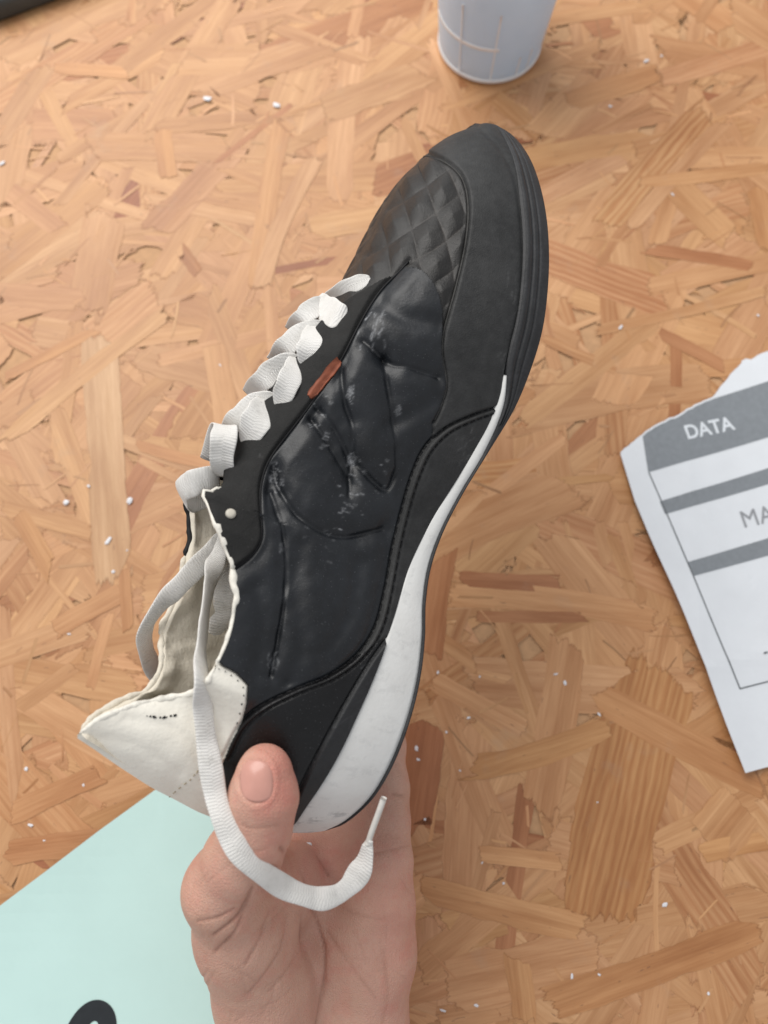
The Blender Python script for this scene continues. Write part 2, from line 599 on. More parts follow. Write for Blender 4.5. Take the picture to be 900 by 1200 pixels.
for k, (a, b, wpx, tint, rg) in enumerate(HAND):
    A, B = T(*a), T(*b)
    mid = (A + B) / 2
    d = B - A
    dist = (mid - CAM) @ FWD
    top_parts.append(strand(mid[0], mid[1], math.atan2(d[1], d[0]), np.linalg.norm(d), wpx * dist / F, -0.00008 + 0.000006 * k,
                            tint, rg, 90 + k, 0.7, 0.00002))
for s in top_parts:
    # skirt so that the strand has a thickness of its own
    Vv, Fc_, tc, guv, e, rg = s
    ring = [3 * i for i in range(9)] + [25] + [3 * i + 2 for i in range(8, -1, -1)] + [1]
    nb = len(Vv)
    low = Vv[ring] - np.array([0, 0, 0.00006])
    Vv2 = np.concatenate([Vv, low])
    sk = [[ring[i], ring[(i + 1) % len(ring)], nb + (i + 1) % len(ring), nb + i] for i in range(len(ring))]
    idx = np.concatenate([np.arange(nb), ring])
    mesh('wood_strand', Vv2, Fc_.tolist() + sk, M['osb'], board, False,
         {'tint': ('FLOAT_COLOR', tc[idx]), 'guv': ('FLOAT_VECTOR', guv[idx]), 'edge': ('FLOAT', e[idx]), 'ridge': ('FLOAT', rg[idx])})

# ================================================================== THE SHOE
PHI = math.radians(28)
cP, sP = math.cos(PHI), math.sin(PHI)
#        R(sole edge)  L(top edge)  half-width open  zs   zb   bow
ST = [(560, 146.5, 552, 146.5, .0050, 0, 5, 5, 0),
      (594, 155.5, 517, 159, .0205, 0, 15, 15, 0),
      (616, 180, 481, 186, .0300, 0, 22, 22, 0),
      (630, 213, 454, 214, .0375, 0, 27, 27, 0),
      (639, 255, 434, 247, .0425, 0, 30, 30, 0),
      (642, 300, 418, 282, .0455, 0, 31, 31, 0),
      (640, 345, 402, 316, .0468, 0, 32, 32, 0),
      (634, 388, 384, 346, .0465, 0, 32, 32, 0),
      (621, 432, 361, 380, .0450, 0, 31, 29, 0),
      (601, 480, 336, 416, .0430, 0, 20, 13, 0),
      (571, 530, 310, 454, .0405, 0, 14.5, 4, 0),
      (541, 579, 284, 492, .0385, 0, 14.5, 3, 0),
      (518, 624, 260, 530, .0370, 0, 17.5, 3.2, 0),
      (504, 665, 245, 570, .0360, .5, 23, 3.5, 0),
      (498, 705, 256, 618, .0355, 1, 30, 3.5, 0),
      (497, 745, 272, 662, .0350, 1, 41, 3.5, 0),
      (493, 785, 277, 700, .0345, 1, 50, 3.5, 0),
      (485, 824, 270, 744, .0342, 1, 57, 3.5, 0),
      (474, 860, 252, 785, .0338, 1, 62, 3.5, 3),
      (463, 888, 242, 802, .0328, 1, 64, 3.5, 6),
      (451, 912, 224, 813, .0310, 1, 65, 3.5, 10),
      (438, 932, 190, 821, .0280, 1, 65, 3.5, 15),
      (423, 948, 152, 830, .0230, 1, 62, 3.5, 20),
      (405, 962, 117, 844, .0160, 1, 55, 3.5, 25),
      (385, 972, 90, 862, .0012, 1, 47, 3.5, 29)]
NR = 640
S = crv(ST, NR)
tS = np.linspace(0, 24, NR)
S[:, 5] = np.clip(S[:, 5], 0, 1)
S[:, 4] = np.maximum(S[:, 4], 0.001)
tS = np.linspace(0, 24, NR)
dc = 0.368 + (0.313 - 0.368) * (S[:, 3] * 0.35 + S[:, 1] * 0.65 - 145) / (920 - 145)
wv = S[:, 4]
dR = dc - wv * cP
Rpx, Lpx = S[:, 0:2], S[:, 2:4]
nv = Lpx - Rpx
Dpx = np.linalg.norm(nv, axis=1)
nv = nv / np.maximum(Dpx, 1e-6)[:, None]
nv = smooth(nv, 6)
nv /= np.linalg.norm(nv, axis=1)[:, None]
N3 = nv[:, 0:1] * RT - nv[:, 1:2] * UP            # section direction R -> L in the camera-parallel plane
A3 = (-nv[:, 1:2]) * RT - nv[:, 0:1] * UP          # along the shoe
# make A3 point to the heel
A3 *= np.sign((A3 @ (-UP)))[:, None]
R3 = PV(Rpx[:, 0], Rpx[:, 1], dR)
mpp = dR / F
zs = S[:, 6] * mpp / cP
zb = S[:, 7] * mpp / cP
bow = S[:, 8] * mpp
opn = S[:, 5]


def section(i, a, h, side, inset=0.0):
    """upper profile for row(s) i, angle a in 0..pi/2"""
    sa, ca = np.sin(a), np.cos(a)
    w = wv[i] - 0.0012
    zz = zs[i] + (h - zs[i]) * sa ** 1.0
    closed = w * np.maximum(ca, 0) ** 0.80
    kk_ = 0.30 + 0.50 * sstep(18.3, 21.3, tS[i])
    opened = w * (1 - kk_ * sa ** 2)
    o = opn[i]
    y = closed * (1 - o) + opened * o
    y = y - inset * (ca * (1 - o) + o)
    zz = zz - inset * sa * (1 - o)
    return side * y, zz


def place(i, y, z):
    """local (y lateral, z up) of row i -> world"""
    r = y * sP - z * cP - wv[i] * sP          # + right in picture
    q = (y * cP + z * sP) - wv[i] * cP        # + towards the camera
    hh = np.maximum(Hh[i], 1e-4)
    bb = bow[i] * np.sin(np.pi * np.clip(z / hh, 0, 1) ** 0.8) + lean[i] * np.clip(z / hh, 0, 1.2)
    return R3[i] - r[..., None] * N3[i] - q[..., None] * FWD + bb[..., None] * A3[i]


# solve the height of every section so that its top edge lands on the traced outline
Hh = np.full(NR, 0.05)
lean = np.zeros(NR)
an = np.linspace(0, np.pi / 2, 60)
for i in range(NR):
    lo, hi = zs[i] + 0.0002, 0.16
    for _ in range(26):
        h = 0.5 * (lo + hi)
        Hh[i] = h
        ii = np.full(60, i)
        if opn[i] < 0.5:
            y1, z1 = section(ii, an, h, 1)
            y2, z2 = section(ii, an, h, -1)
            y_, z_ = np.concatenate([y1, y2]), np.concatenate([z1, z2])
        else:
            y_, z_ = section(ii[-1:], an[-1:], h, 1)
        X = R3[i] - (y_ * sP - z_ * cP - wv[i] * sP)[:, None] * N3[i] - ((y_ * cP + z_ * sP) - wv[i] * cP)[:, None] * FWD
        px, py, _d = proj(X)
        s = ((px - Rpx[i, 0]) * nv[i, 0] + (py - Rpx[i, 1]) * nv[i, 1]).max()
        if s > Dpx[i]:
            hi = h
        else:
            lo = h
Hh[:] = np.maximum(smooth(Hh, 5), zs + 0.0003)

# lean each section so that its top also lands on the outline along the shoe
_i = np.arange(NR)
for _ in range(3):
    _y, _z = section(_i, np.full(NR, np.pi / 2), Hh, 1)
    _X = place(_i, _y, _z)
    _px, _py, _d = proj(_X)
    a2 = np.stack([A3 @ RT, -(A3 @ UP)], 1)
    err = (Lpx[:, 0] - _px) * a2[:, 0] + (Lpx[:, 1] - _py) * a2[:, 1]
    lean += smooth(err * _d / F, 8) * sstep(0, 3, tS)
    nerr = (Lpx[:, 0] - _px) * nv[:, 0] + (Lpx[:, 1] - _py) * nv[:, 1]
    Hh += np.where(opn > 0.6, smooth(nerr * _d / F, 4) * 0.9, 0)
NC = 230
FCc = 110
aN = np.linspace(0, np.pi / 2, NC)
aF = np.linspace(0, np.pi / 2, FCc)


def wall(a, side, inset=0.0, rows=None):
    rows = np.arange(NR) if rows is None else rows
    I, Aa = np.meshgrid(rows, a, indexing='ij')
    far_up = 0.0 if side > 0 else 0.0092 * sstep(13.6, 16.4, tS[I]) * (1 - sstep(19.0, 22.0, tS[I]))
    y, z = section(I, Aa, Hh[I] + far_up, side, inset)
    return place(I, y, z)


def normals(G, side):
    du = np.gradient(G, axis=0)
    dv = np.gradient(G, axis=1)
    n = np.cross(du, dv)
    ln = np.linalg.norm(n, axis=-1, keepdims=True)
    n = n / np.maximum(ln, 1e-12)
    return n


NEAR = wall(aN, 1)
FAR = wall(aF, -1)
nN = normals(NEAR, 1)
mid_n = nN[NR // 3, NC // 4]
if mid_n @ FWD > 0:
    nN = -nN
nF = normals(FAR, -1)
if nF[NR // 3, FCc // 4] @ FWD < 0:
    nF = -nF
PX, PY, PD = proj(NEAR)

# ---- panels of the visible side (pixel outlines of the real panels)
E_TOE = crv([(470, 170), (492, 178), (520, 188), (541, 206), (549, 235), (548, 270), (541, 310), (531, 350), (521, 385), (517, 412), (523, 445), (519, 470), (508, 495)], 80)
E_DBL = crv([(580, 478), (550, 488), (520, 503), (498, 525), (484, 555), (472, 595), (461, 640), (452, 690), (440, 735), (418, 768), (385, 792), (345, 808), (305, 828), (280, 850), (262, 885)], 90)
E_EYE = crv([(480, 303), (462, 322), (440, 346), (418, 384), (400, 420), (378, 452), (358, 481), (334, 512), (314, 540), (305, 570), (306, 605), (307, 630), (296, 650), (272, 668)], 80)
E_VMP = crv([(474, 312), (492, 318), (506, 332), (516, 356), (519, 385)], 30)
E_CLIP = crv([(452, 748), (432, 776), (408, 816), (390, 848), (374, 878), (355, 915), (335, 960)], 40)
C_EDGE = [(250, 772), (262, 780), (277, 788), (291, 803), (290, 822), (284, 846), (270, 874), (258, 905), (255, 990)]
vamp_poly = np.concatenate([[(300, 100), (455, 120)], E_TOE[:58], E_VMP[::-1], [(460, 322), (300, 420)]])
i_db = np.argmin(np.hypot(E_DBL[:, 0] - 508, E_DBL[:, 1] - 512))
mud_poly = np.concatenate([[(470, 60), (455, 140)], E_TOE, E_DBL[i_db:], [(262, 1000), (800, 1000), (800, 60)]])
clip_poly = np.concatenate([E_CLIP, [(335, 1010), (520, 1010), (520, 748)]])
cnt_poly = np.concatenate([[(456, 742)], E_DBL[64:], [(258, 905), (258, 1010), (335, 1010)], E_CLIP[::-1]])
col_poly = [(60, 760), (230, 760)] + C_EDGE + [(60, 1000)]
eye_poly = np.concatenate([E_EYE, [(230, 690), (150, 560), (420, 280)]])

near_vis = np.ones(PX.shape, bool)
idp = np.zeros(PX.shape, int)                    # 0 quarter
idp[inpoly(PX, PY, eye_poly)] = 1                # eyestay
idp[inpoly(PX, PY, mud_poly)] = 2                # mudguard
idp[inpoly(PX, PY, vamp_poly)] = 3               # toe box
idp[inpoly(PX, PY, cnt_poly)] = 4                # heel counter
idp[inpoly(PX, PY, clip_poly)] = 5               # heel clip
idp[inpoly(PX, PY, col_poly)] = 6                # collar

disp = np.zeros(PX.shape)
wear = np.zeros(PX.shape)


def g(poly, s):
    return np.exp(-(polydist(PX, PY, poly) / s) ** 2)


# panel levels, softened at their borders by distance to the seam
dt = polydist(PX, PY, E_TOE)
ddb = polydist(PX, PY, E_DBL)
de = polydist(PX, PY, E_EYE)
dv_ = polydist(PX, PY, E_VMP)
dcp = polydist(PX, PY, E_CLIP)
dce = polydist(PX, PY, C_EDGE)
disp += np.where(idp == 1, 0.0010 * sstep(0, 3.0, de), 0)
disp += np.where(idp == 2, 0.0010 * sstep(0, 3.0, np.minimum(dt, ddb)), 0)
disp += np.where(idp == 4, 0.0006 * sstep(0, 3, ddb), 0)
disp += np.where(idp == 5, 0.0016 * sstep(0, 3, dcp), 0)
disp += np.where(idp == 6, 0.0012 * sstep(0, 3, dce), 0)
cm_ = np.where(idp == 6, 1.0, 0.0)
for e in ([(150, 842), (200, 852), (236, 880)], [(232, 800), (228, 850), (238, 910)], [(110, 862), (160, 872), (210, 905)], [(250, 800), (262, 830), (258, 870)]):
    disp -= cm_ * 0.0004 * g(crv(e, 20), 7)
disp += cm_ * 0.0006 * (vnoise(np.stack([PX / 26, PY / 26], -1), 71) - 0.5)
disp -= 0.0009 * np.exp(-(dt / 2.2) ** 2) + 0.0009 * np.exp(-(de / 2.4) ** 2)
disp -= 0.0010 * np.exp(-(ddb / 2.0) ** 2)
DBL2 = E_DBL + np.array([7.0, 4.0])
disp -= 0.0008 * g(DBL2, 1.8)
disp += 0.0006 * g(E_DBL + np.array([3.5, 2.0]), 2.5)
disp -= 0.0006 * np.exp(-(dcp / 1.8) ** 2)
# padded quarter with pressed-in lines
EMB = [[(399, 424), (404, 471), (413, 499), (413, 545), (410, 581)],
       [(449, 418), (456, 460), (463, 506), (465, 549), (455, 574), (440, 566), (420, 545)],
       [(425, 398), (456, 424), (481, 431), (513, 442)],
       [(317, 545), (330, 577), (356, 611), (399, 629), (449, 620)],
       [(317, 575), (332, 620), (336, 665), (333, 705), (326, 750), (318, 792)],
       [(366, 471), (390, 500), (410, 535)],
       [(360, 485), (385, 520), (410, 560)]]
qm = np.where(idp == 0, 1.0, 0.0) * sstep(0, 10, np.minimum(de, ddb))
for k, e in enumerate(EMB):
    ec = crv(e, 30)
    dd = polydist(PX, PY, ec)
    wob = 0.7 + 0.6 * vnoise(np.stack([PX / 14, PY / 14], -1), 3 + k)
    disp -= qm * wob * (0.0018 * np.exp(-(dd / 12) ** 2) + 0.0010 * np.exp(-(dd / 2.6) ** 2))
disp += qm * 0.0016 * (vnoise(np.stack([PX / 45, PY / 55], -1), 21) - 0.5)
disp += qm * 0.0003 * (vnoise(np.stack([PX / 12 + PY / 30, PY / 16], -1), 22) - 0.5)
disp += qm * 0.0018 * (sstep(0, 26, np.minimum(de, ddb)))
# creases across the flexing heel quarter
for e in ([(352, 640), (348, 700), (352, 760), (338, 800)], [(420, 660), (408, 720), (380, 765)], [(300, 690), (308, 730), (300, 790)], [(455, 500), (490, 480), (512, 466)], [(440, 350), (470, 372), (512, 380)]):
    disp -= qm * 0.0015 * g(crv(e, 20), 11)
# toe-box lattice: raised ridges
vm = np.where(idp == 3, 1.0, 0.0) * sstep(0, 7, np.minimum(dt, dv_))
wq = 5.0 * (vnoise(np.stack([PX / 40, PY / 40], -1), 61) - 0.5)
qa = ((PX - 463) * 0.942 - (PY - 209) * 0.334 + wq + 0.0011 * (PY - 240) ** 2) / 33.0
qb = ((PX - 432) * 0.545 + (PY - 262) * 0.839 + wq + 0.0009 * (PX - 480) ** 2) / 33.0
la, lb = np.abs(qa - np.round(qa)), np.abs(qb - np.round(qb))
pil = np.clip(2 * la, 0, 1) ** 0.6 * np.clip(2 * lb, 0, 1) ** 0.6
latt = np.maximum(np.exp(-(la / 0.055) ** 2), np.exp(-(lb / 0.055) ** 2))
disp += vm * (0.0021 * pil - 0.0009)
wear += vm * latt * 0.55 * vnoise(np.stack([PX / 14, PY / 14], -1), 8)
# mudguard scuffed, toe rim pressed line
RIM = crv([(560, 150), (590, 185), (606, 230), (611, 290), (608, 350), (600, 400), (590, 450)], 40)
mm = np.where(idp == 2, 1.0, 0.0)
disp -= mm * 0.0005 * g(RIM, 3)
wear += mm * 0.0 * sstep(0.5, 0.9, vnoise(np.stack([PX / 22, PY / 34], -1), 31))
disp += mm * 0.0007 * (vnoise(np.stack([PX / 25, PY / 40], -1), 33) - 0.5)
disp += np.where(idp == 1, 0.0008, 0) * (vnoise(np.stack([PX / 22, PY / 22], -1), 34) - 0.5)
# whitish scuffs and cracks of the quarter
SCR = [((443, 383), 9, 14, 12, 1.9, .9), ((437, 400), 12, 6, 8, 1.7, .7), ((411, 462), 3, 16, 12, 1.75, .95), ((413, 540), 2.5, 22, 10, 1.6, .9), ((378, 507), 11, 12, 7, 0.3, .95),
       ((405, 592), 15, 14, 7, 0.2, .9), ((322, 556), 7, 20, 7, 1.0, .7), ((467, 482), 2.5, 8, 8, 1.6, .7), ((366, 468), 3, 3, 6, 1, .8), ((436, 560), 14, 10, 5, 0.8, .6),
       ((320, 772), 5, 9, 10, 1.7, .4), ((425, 800), 6, 6, 14, 2.3, .25), ((545, 522), 10, 14, 9, 2.2, .5), ((420, 850), 12, 8, 40, 2.08, .4), ((600, 340), 6, 8, 12, 1.7, .4),
       ((590, 430), 6, 10, 14, 1.8, .35), ((385, 622), 20, 10, 5, 0.1, .35), ((330, 640), 2, 8, 12, 1.5, .35)]
sr = np.random.default_rng(77)
for (c, spr, cnt_, ln, ang_, am) in SCR:
    for _ in range(cnt_):
        q = np.array(c) + sr.normal(0, spr, 2) * np.array([0.7, 1.3])
        l_ = ln * sr.uniform(0.3, 1.0)
        th = ang_ + sr.normal(0, 0.25)
        d_ = np.array([math.cos(th), math.sin(th)]) * l_ * 0.5
        m_ = (np.abs(PX - q[0]) < l_ + 6) & (np.abs(PY - q[1]) < l_ + 6) & (idp != 6)
        if m_.any():
            bend = sr.normal(0, 1.2, 2)
            wear[m_] = np.maximum(wear[m_], (0.45 + 0.9 * vnoise(np.stack([PX[m_] / 2.2, PY[m_] / 2.2], -1), 40)) * am * sr.uniform(0.5, 1.0) * np.exp(-(polydist(PX[m_], PY[m_], [q - d_, q + bend, q + d_]) / sr.uniform(0.5, 1.3)) ** 2))
wear += np.where(idp == 6, 1, 0) * 0.0
wear = np.clip(wear, 0, 1)
ridge_fade = np.where(opn[:, None] < 0.5, sstep(0, 14, NC - 1 - np.arange(NC))[None, :], 1.0) * sstep(0.0, 0.5, tS)[:, None]
NEARD = NEAR + nN * (disp * ridge_fade)[..., None]

shoe = empty('shoe', T(440, 620), 'worn black leather shoe with white laces and white midsole held in a hand', 'shoe')

names = ['quarter', 'eyestay', 'mudguard', 'toe_box', 'heel_counter', 'heel_clip', 'collar']
mats = [M['quarter'], M['eyestay'], M['mudguard'], M['vamp'], M['counter'], M['rubber'], M['collar']]
ii, jj = np.meshgrid(np.arange(NR - 1), np.arange(NC - 1), indexing='ij')
fid = idp[:-1, :-1]
quads = np.stack([ii * NC + jj, ii * NC + jj + 1, (ii + 1) * NC + jj + 1, (ii + 1) * NC + jj], -1)
# the far side: plain panels by row and height
tt = tS[:, None] + 0 * aF[None]
za = aF[None] / (np.pi / 2) + 0 * tS[:, None]
idf = np.zeros(FAR.shape[:2], int)
idf[(za > 0.78) & (tt > 6.8)] = 1
idf[(za < 0.45) & (tt < 9)] = 2
idf[(za >= 0.45) & (tt <= 6.8)] = 3
_rid = (idp[:, -3] == 2)[:, None] & (tt < 6)
idf = np.where(_rid, 2, idf)
idf[(tt > 17) & (za < 0.4)] = 4
idf[(tt > 18) & (za >= 0.55)] = 6
# far side of the toe lattice
FP = np.stack([tt * 1.7, za * 6], -1)
lf = np.maximum(np.exp(-(((tt * 1.15 + za * 5) % 1 - .5) / .14) ** 2), np.exp(-(((tt * 1.15 - za * 5) % 1 - .5) / .14) ** 2))
ffade = np.where(opn[:, None] < 0.5, sstep(0, 8, FCc - 1 - np.arange(FCc))[None, :], 1.0) * sstep(0.0, 0.5, tS)[:, None]
FARD = FAR + nF * (ffade * (np.where(idf == 3, 0.0008 * lf - 0.0005, 0) + np.where((idf == 2) | (idf == 1), 0.0006, 0)))[..., None]
ffid = idf[:-1, :-1]
i2, j2 = np.meshgrid(np.arange(NR - 1), np.arange(FCc - 1), indexing='ij')
fquads = np.stack([(i2 + 1) * FCc + j2, (i2 + 1) * FCc + j2 + 1, i2 * FCc + j2 + 1, i2 * FCc + j2], -1)
Vn = NEARD.reshape(-1, 3)
Vf = FARD.reshape(-1, 3)
fw = np.where(idf == 3, 0.4 * lf, 0.0).ravel()
panel = {}


def sub(Vall, q, w):
    used, inv = np.unique(q, return_inverse=True)
    return Vall[used], inv.reshape(q.shape), w[used]


for k, nm in enumerate(names):
    q1 = quads[fid == k]
    v1, f1, w1 = sub(Vn, q1, wear.ravel()) if len(q1) else (np.zeros((0, 3)), np.zeros((0, 4), int), np.zeros(0))
    q2 = fquads[ffid == k]
    if len(q2):
        v2, f2, w2 = sub(Vf, q2, fw)
        v1, f1, w1 = np.concatenate([v1, v2]), np.concatenate([f1, f2 + len(v1)]), np.concatenate([w1, w2])
    panel[nm] = mesh(nm, v1, f1, mats[k], shoe, True, {'wear': ('FLOAT', w1)})


# ---- sole: outsole (black) and midsole (white), both sides joined round the heel and toe, flat bottom
def sole_ring(z0, z1, out0, out1, nseg, rows):
    rowsN = rows
    prof = np.linspace(0, 1, nseg)
    Vr = []
    for side in (1, -1):
        I, Pp = np.meshgrid(rowsN, prof, indexing='ij')
        z = z0[I] + (z1[I] - z0[I]) * Pp
        bul = (out0 + (out1 - out0) * Pp) + 0.0006 * np.sin(np.pi * Pp)
        y = side * (wv[I] + bul * np.clip(wv[I] / 0.012, 0, 1))
        Vr.append(place(I, y, z))
    return Vr


rows = np.arange(NR)
z0 = np.zeros(NR)


def sole_part(nm, za_, zb_, o0, o1, mat, rows, nseg=14, shift=None, wearv=None):
    a, b = sole_ring(za_, zb_, o0, o1, nseg, rows)
    nr = len(rows)
    if shift is not None:
        a = a + shift
    V = np.concatenate([a.reshape(-1, 3), b.reshape(-1, 3)])
    Fq = [grid_faces(nr, nseg), grid_faces(nr, nseg, nr * nseg, True)]
    nb = nr * nseg
    i = np.arange(nr - 1)
    # bottom and top lids between the two sides
    Fq.append(np.stack([i * nseg, (i + 1) * nseg, nb + (i + 1) * nseg, nb + i * nseg], -1))
    tp = nseg - 1
    Fq.append(np.stack([i * nseg + tp, nb + i * nseg + tp, nb + (i + 1) * nseg + tp, (i + 1) * nseg + tp], -1))
    Fl = np.concatenate(Fq).tolist()
    for e in (0, nr - 1):
        Fl.append([e * nseg + k for k in range(nseg)] + [nb + e * nseg + k for k in range(nseg - 1, -1, -1)])
    w = np.zeros(len(V)) if wearv is None else np.concatenate([wearv.ravel(), np.zeros(nr * nseg)])
    return mesh(nm, V, Fl, mat, shoe, True, {'wear': ('FLOAT', w)})


# groove lines run round the black forefoot sidewall
nsg = 40
pp = np.linspace(0, 1, nsg)[None, :]
fore = (tS < 9.4)[:, None]
gro = np.zeros((NR, nsg, 3))
gd = (-0.0006 * np.exp(-((pp - 0.40) / 0.05) ** 2) - 0.0006 * np.exp(-((pp - 0.66) / 0.05) ** 2) + 0.0007 * np.exp(-((pp - 0.87) / 0.10) ** 2)) * fore
gro = gd[..., None] * (-N3[:, None, :] * sP - FWD * cP)
wz = 0.22 * vnoise(np.stack([tS[:, None] * 3 + 0 * pp, pp * 6 + 0 * tS[:, None]], -1), 4)
sole_part('outsole', z0, zb, 0.0008, 0.0004, M['rubber'], rows, nsg, gro, wz)
r2 = np.where(zs - zb > 0.0006)[0]
r2 = r2[r2 > NR * 8.3 / 24]
pq = np.linspace(0, 1, 14)[None, :]
wm = 0.9 * sstep(0.55, 0.8, vnoise(np.stack([tS[r2][:, None] * 2.2 + 0 * pq, pq * 3 + 0 * r2[:, None]], -1), 6)) * (tS[r2] > 22)[:, None] * 0.5 \
    + 0.12 * sstep(0.62, 0.85, vnoise(np.stack([tS[r2][:, None] * 5 + 0 * pq, pq * 4 + 0 * r2[:, None]], -1), 16))
sole_part('midsole', zb, zs, 0.0003, -0.0004, M['midsole'], r2, 14, None, wm)

# ---- lining: inner walls of the open part, rim and insole
ro = np.arange(int(NR * 12.75 / 24), NR - 4)
aL = np.linspace(0, np.pi / 2, 60)
ins_ = (0.0052 - 0.0034 * sstep(0.86, 1.0, aL / (np.pi / 2)))[None, :]
INN = wall(aL, 1, ins_, ro)
INF = wall(aL, -1, ins_ * 0.7, ro)
fold = (vnoise(np.stack(np.meshgrid(ro / 13.0, aL * 5, indexing='ij'), -1), 51) - 0.5) * 0.0022
INF = INF + nF[ro][:, np.linspace(0, FCc - 1, 60).astype(int)] * fold[..., None]
INN = INN + nN[ro][:, np.linspace(0, NC - 1, 60).astype(int)] * fold[::-1][..., None] * 0.5
nr = len(ro)
V = np.concatenate([INN.reshape(-1, 3), INF.reshape(-1, 3)])
nb = nr * 60
i = np.arange(nr - 1)
Fq = [grid_faces(nr, 60, 0, True), grid_faces(nr, 60, nb), np.stack([i * 60, (i + 1) * 60, nb + (i + 1) * 60, nb + i * 60], -1)]
mesh('lining', V, np.concatenate(Fq), M['lining'], shoe, True, {'wear': ('FLOAT', np.zeros(len(V)))})
# cream raw edge where the lining is turned over the collar, near and far
jag = np.random.default_rng(3)
def edge_tube(G, Gi, r0, r1, mat, rad0, wob):
    sl_ = slice(r0, r1)
    cen = 0.6 * G[sl_] + 0.4 * Gi[sl_]
    m_ = len(cen)
    cen = cen + smooth(jag.normal(0, wob, cen.shape), 3.5)
    rad = np.clip(rad0 * (1 + 0.5 * smooth(jag.normal(0, 1, m_), 2.5)), rad0 * 0.5, rad0 * 1.6)
    rad = rad * (0.15 + 0.85 * sstep(0, 7, np.minimum(np.arange(m_), m_ - 1 - np.arange(m_))))
    v, f = tube(cen, rad, 10)
    mesh('collar_edge', v, f, mat, shoe, True, {'wear': ('FLOAT', 0.30 * vnoise(v * 400, 5))})


kk = int(np.argmin(np.abs(tS[ro] - 17.9)))
edge_tube(NEARD[ro][:, -1], INN[:, -1], 0, kk + 4, M['collar'], 0.00110, 0.0008)
edge_tube(NEARD[ro][:, -1], INN[:, -1], kk, nr, M['collar'], 0.0012, 0.0002)
kf_ = int(np.argmin(np.abs(tS[ro] - 15.8)))
edge_tube(FARD[ro][:, -1], INF[:, -1], 0, kf_ + 4, M['thread'], 0.0012, 0.0012)
edge_tube(FARD[ro][:, -1], INF[:, -1], kf_, nr, M['lining'], 0.0013, 0.0003)

# ---- lookup of the visible surface
pxf, pyf = PX.ravel(), PY.ravel()
nNf = nN.reshape(-1, 3)
ok = (nNf @ FWD) < 0.25


def surf(x, y, off=0.0):
    d = (pxf - x) ** 2 + (pyf - y) ** 2 + np.where(ok, 0, 1e6)
    k = int(np.argmin(d))
    return Vn[k] + nNf[k] * off, nNf[k]


def on_surf(poly, off):
    return np.array([surf(x, y, off)[0] for x, y in poly])


# seam cords and stitches
cord = smooth(on_surf(E_TOE[6:], 0.0003), 1.5)
v, f = tube(cord, 0.00045, 7)
mesh('piping', v, f, M['piping'], shoe)
cord = smooth(on_surf(E_EYE, 0.0003), 1.5)
v, f = tube(cord, 0.00045, 7)
mesh('piping', v, f, M['thread'], shoe)
for off in (np.array([0, 0]), np.array([7.0, 4.0])):
    path = smooth(on_surf(crv(E_DBL[:-9] + off, 240), 0.00025), 2)
    parts = []
    for k in range(0, len(path) - 5, 5):
        parts.append(tube(path[k:k + 4], 0.00034, 5))
    v, f = merge(parts)
    mesh('stitching', v, f, M['thread'], shoe)
# stitch holes along the white collar patch
st = np.array(C_EDGE[1:6], float) + np.array([-6, 3])
path = on_surf(crv(st, 60), 0.0002)
parts = [tube(path[k:k + 2] , 0.00022, 5) for k in range(0, 58, 7)]
v, f = merge(parts)
mesh('stitching', v, f, M['thread'], shoe)
path = on_surf(crv([(198, 932), (222, 912), (238, 896)], 40), 0.0001)
v, f = merge([tube(path[k:k + 3], 0.00022, 5) for k in range(0, 37, 5)])
mesh('stitching', v, f, plain('tan_thread', (0.40, 0.34, 0.24), 0.8), shoe)
path = on_surf(crv([(172, 839), (190, 841), (212, 838)], 40), 0.0001)
v, f = merge([tube(path[k:k + 2 + (k % 3)], 0.00018 + 0.00014 * ((k * 7) % 3), 5) for k in range(0, 36, 4)])
mesh('ink_mark', v, f, M['thread'], shoe)


# brown tag
def patch_on(poly_a, poly_b, n, off, thick):
    """ribbon between two pixel lines lying on the surface, with thickness"""
    A = on_surf(crv(poly_a, n), off)
    B = on_surf(crv(poly_b, n), off)
    return A, B


a0, a1 = np.array((398.5, 423.0)), np.array((363.0, 466.0))
ax = (a1 - a0) / np.linalg.norm(a1 - a0)
pr = np.array([-ax[1], ax[0]])
top, bot = [], []
for s in np.linspace(0, 1, 14):
    hw = 4.5 * (1 - 0.45 * (2 * abs(s - 0.5)) ** 6)
    for t_ in np.linspace(-1, 1, 5):
        q = a0 + (a1 - a0) * s + pr * t_ * hw
        pnt, nn = surf(*q)
        top.append(pnt + nn * (0.0011 - 0.0003 * t_ * t_))
        bot.append(pnt - nn * 0.0004)
v = np.array(top + bot)
f = grid_faces(14, 5).tolist() + grid_faces(14, 5, 70, True).tolist()
rim = [k for k in range(5)] + [5 * k + 4 for k in range(1, 14)] + [69 - k for k in range(1, 5)] + [5 * k for k in range(12, 0, -1)]
f += [[rim[k], rim[(k + 1) % len(rim)], 70 + rim[(k + 1) % len(rim)], 70 + rim[k]] for k in range(len(rim))]
tg_ = mesh('brand_tag', v, f, M['tag'], shoe)
tg_.name = 'side_tag'


def button(c, n, r, hgt, mat, nm, parent):
    n = n / np.linalg.norm(n)
    s = np.cross(n, [0.3, 0.7, 0.2]); s /= np.linalg.norm(s)
    b = np.cross(n, s)
    prof = [(1.0, -0.3), (1.0, 0.35), (0.85, 0.75), (0.5, 0.97), (0.12, 1.0)]
    an_ = np.linspace(0, 2 * np.pi, 18, endpoint=False)
    v = np.array([[c + r * p * (math.cos(t) * s + math.sin(t) * b) + n * hgt * q for t in an_] for p, q in prof])
    f = grid_faces(len(prof), 18, closed=True).tolist() + [[4 * 18 + k for k in range(18)]]
    return mesh(nm, v, f, mat, parent)


c, n = surf(270, 603)
button(c, n, 0.0019, 0.0011, M['rivet'], 'rivet', shoe)


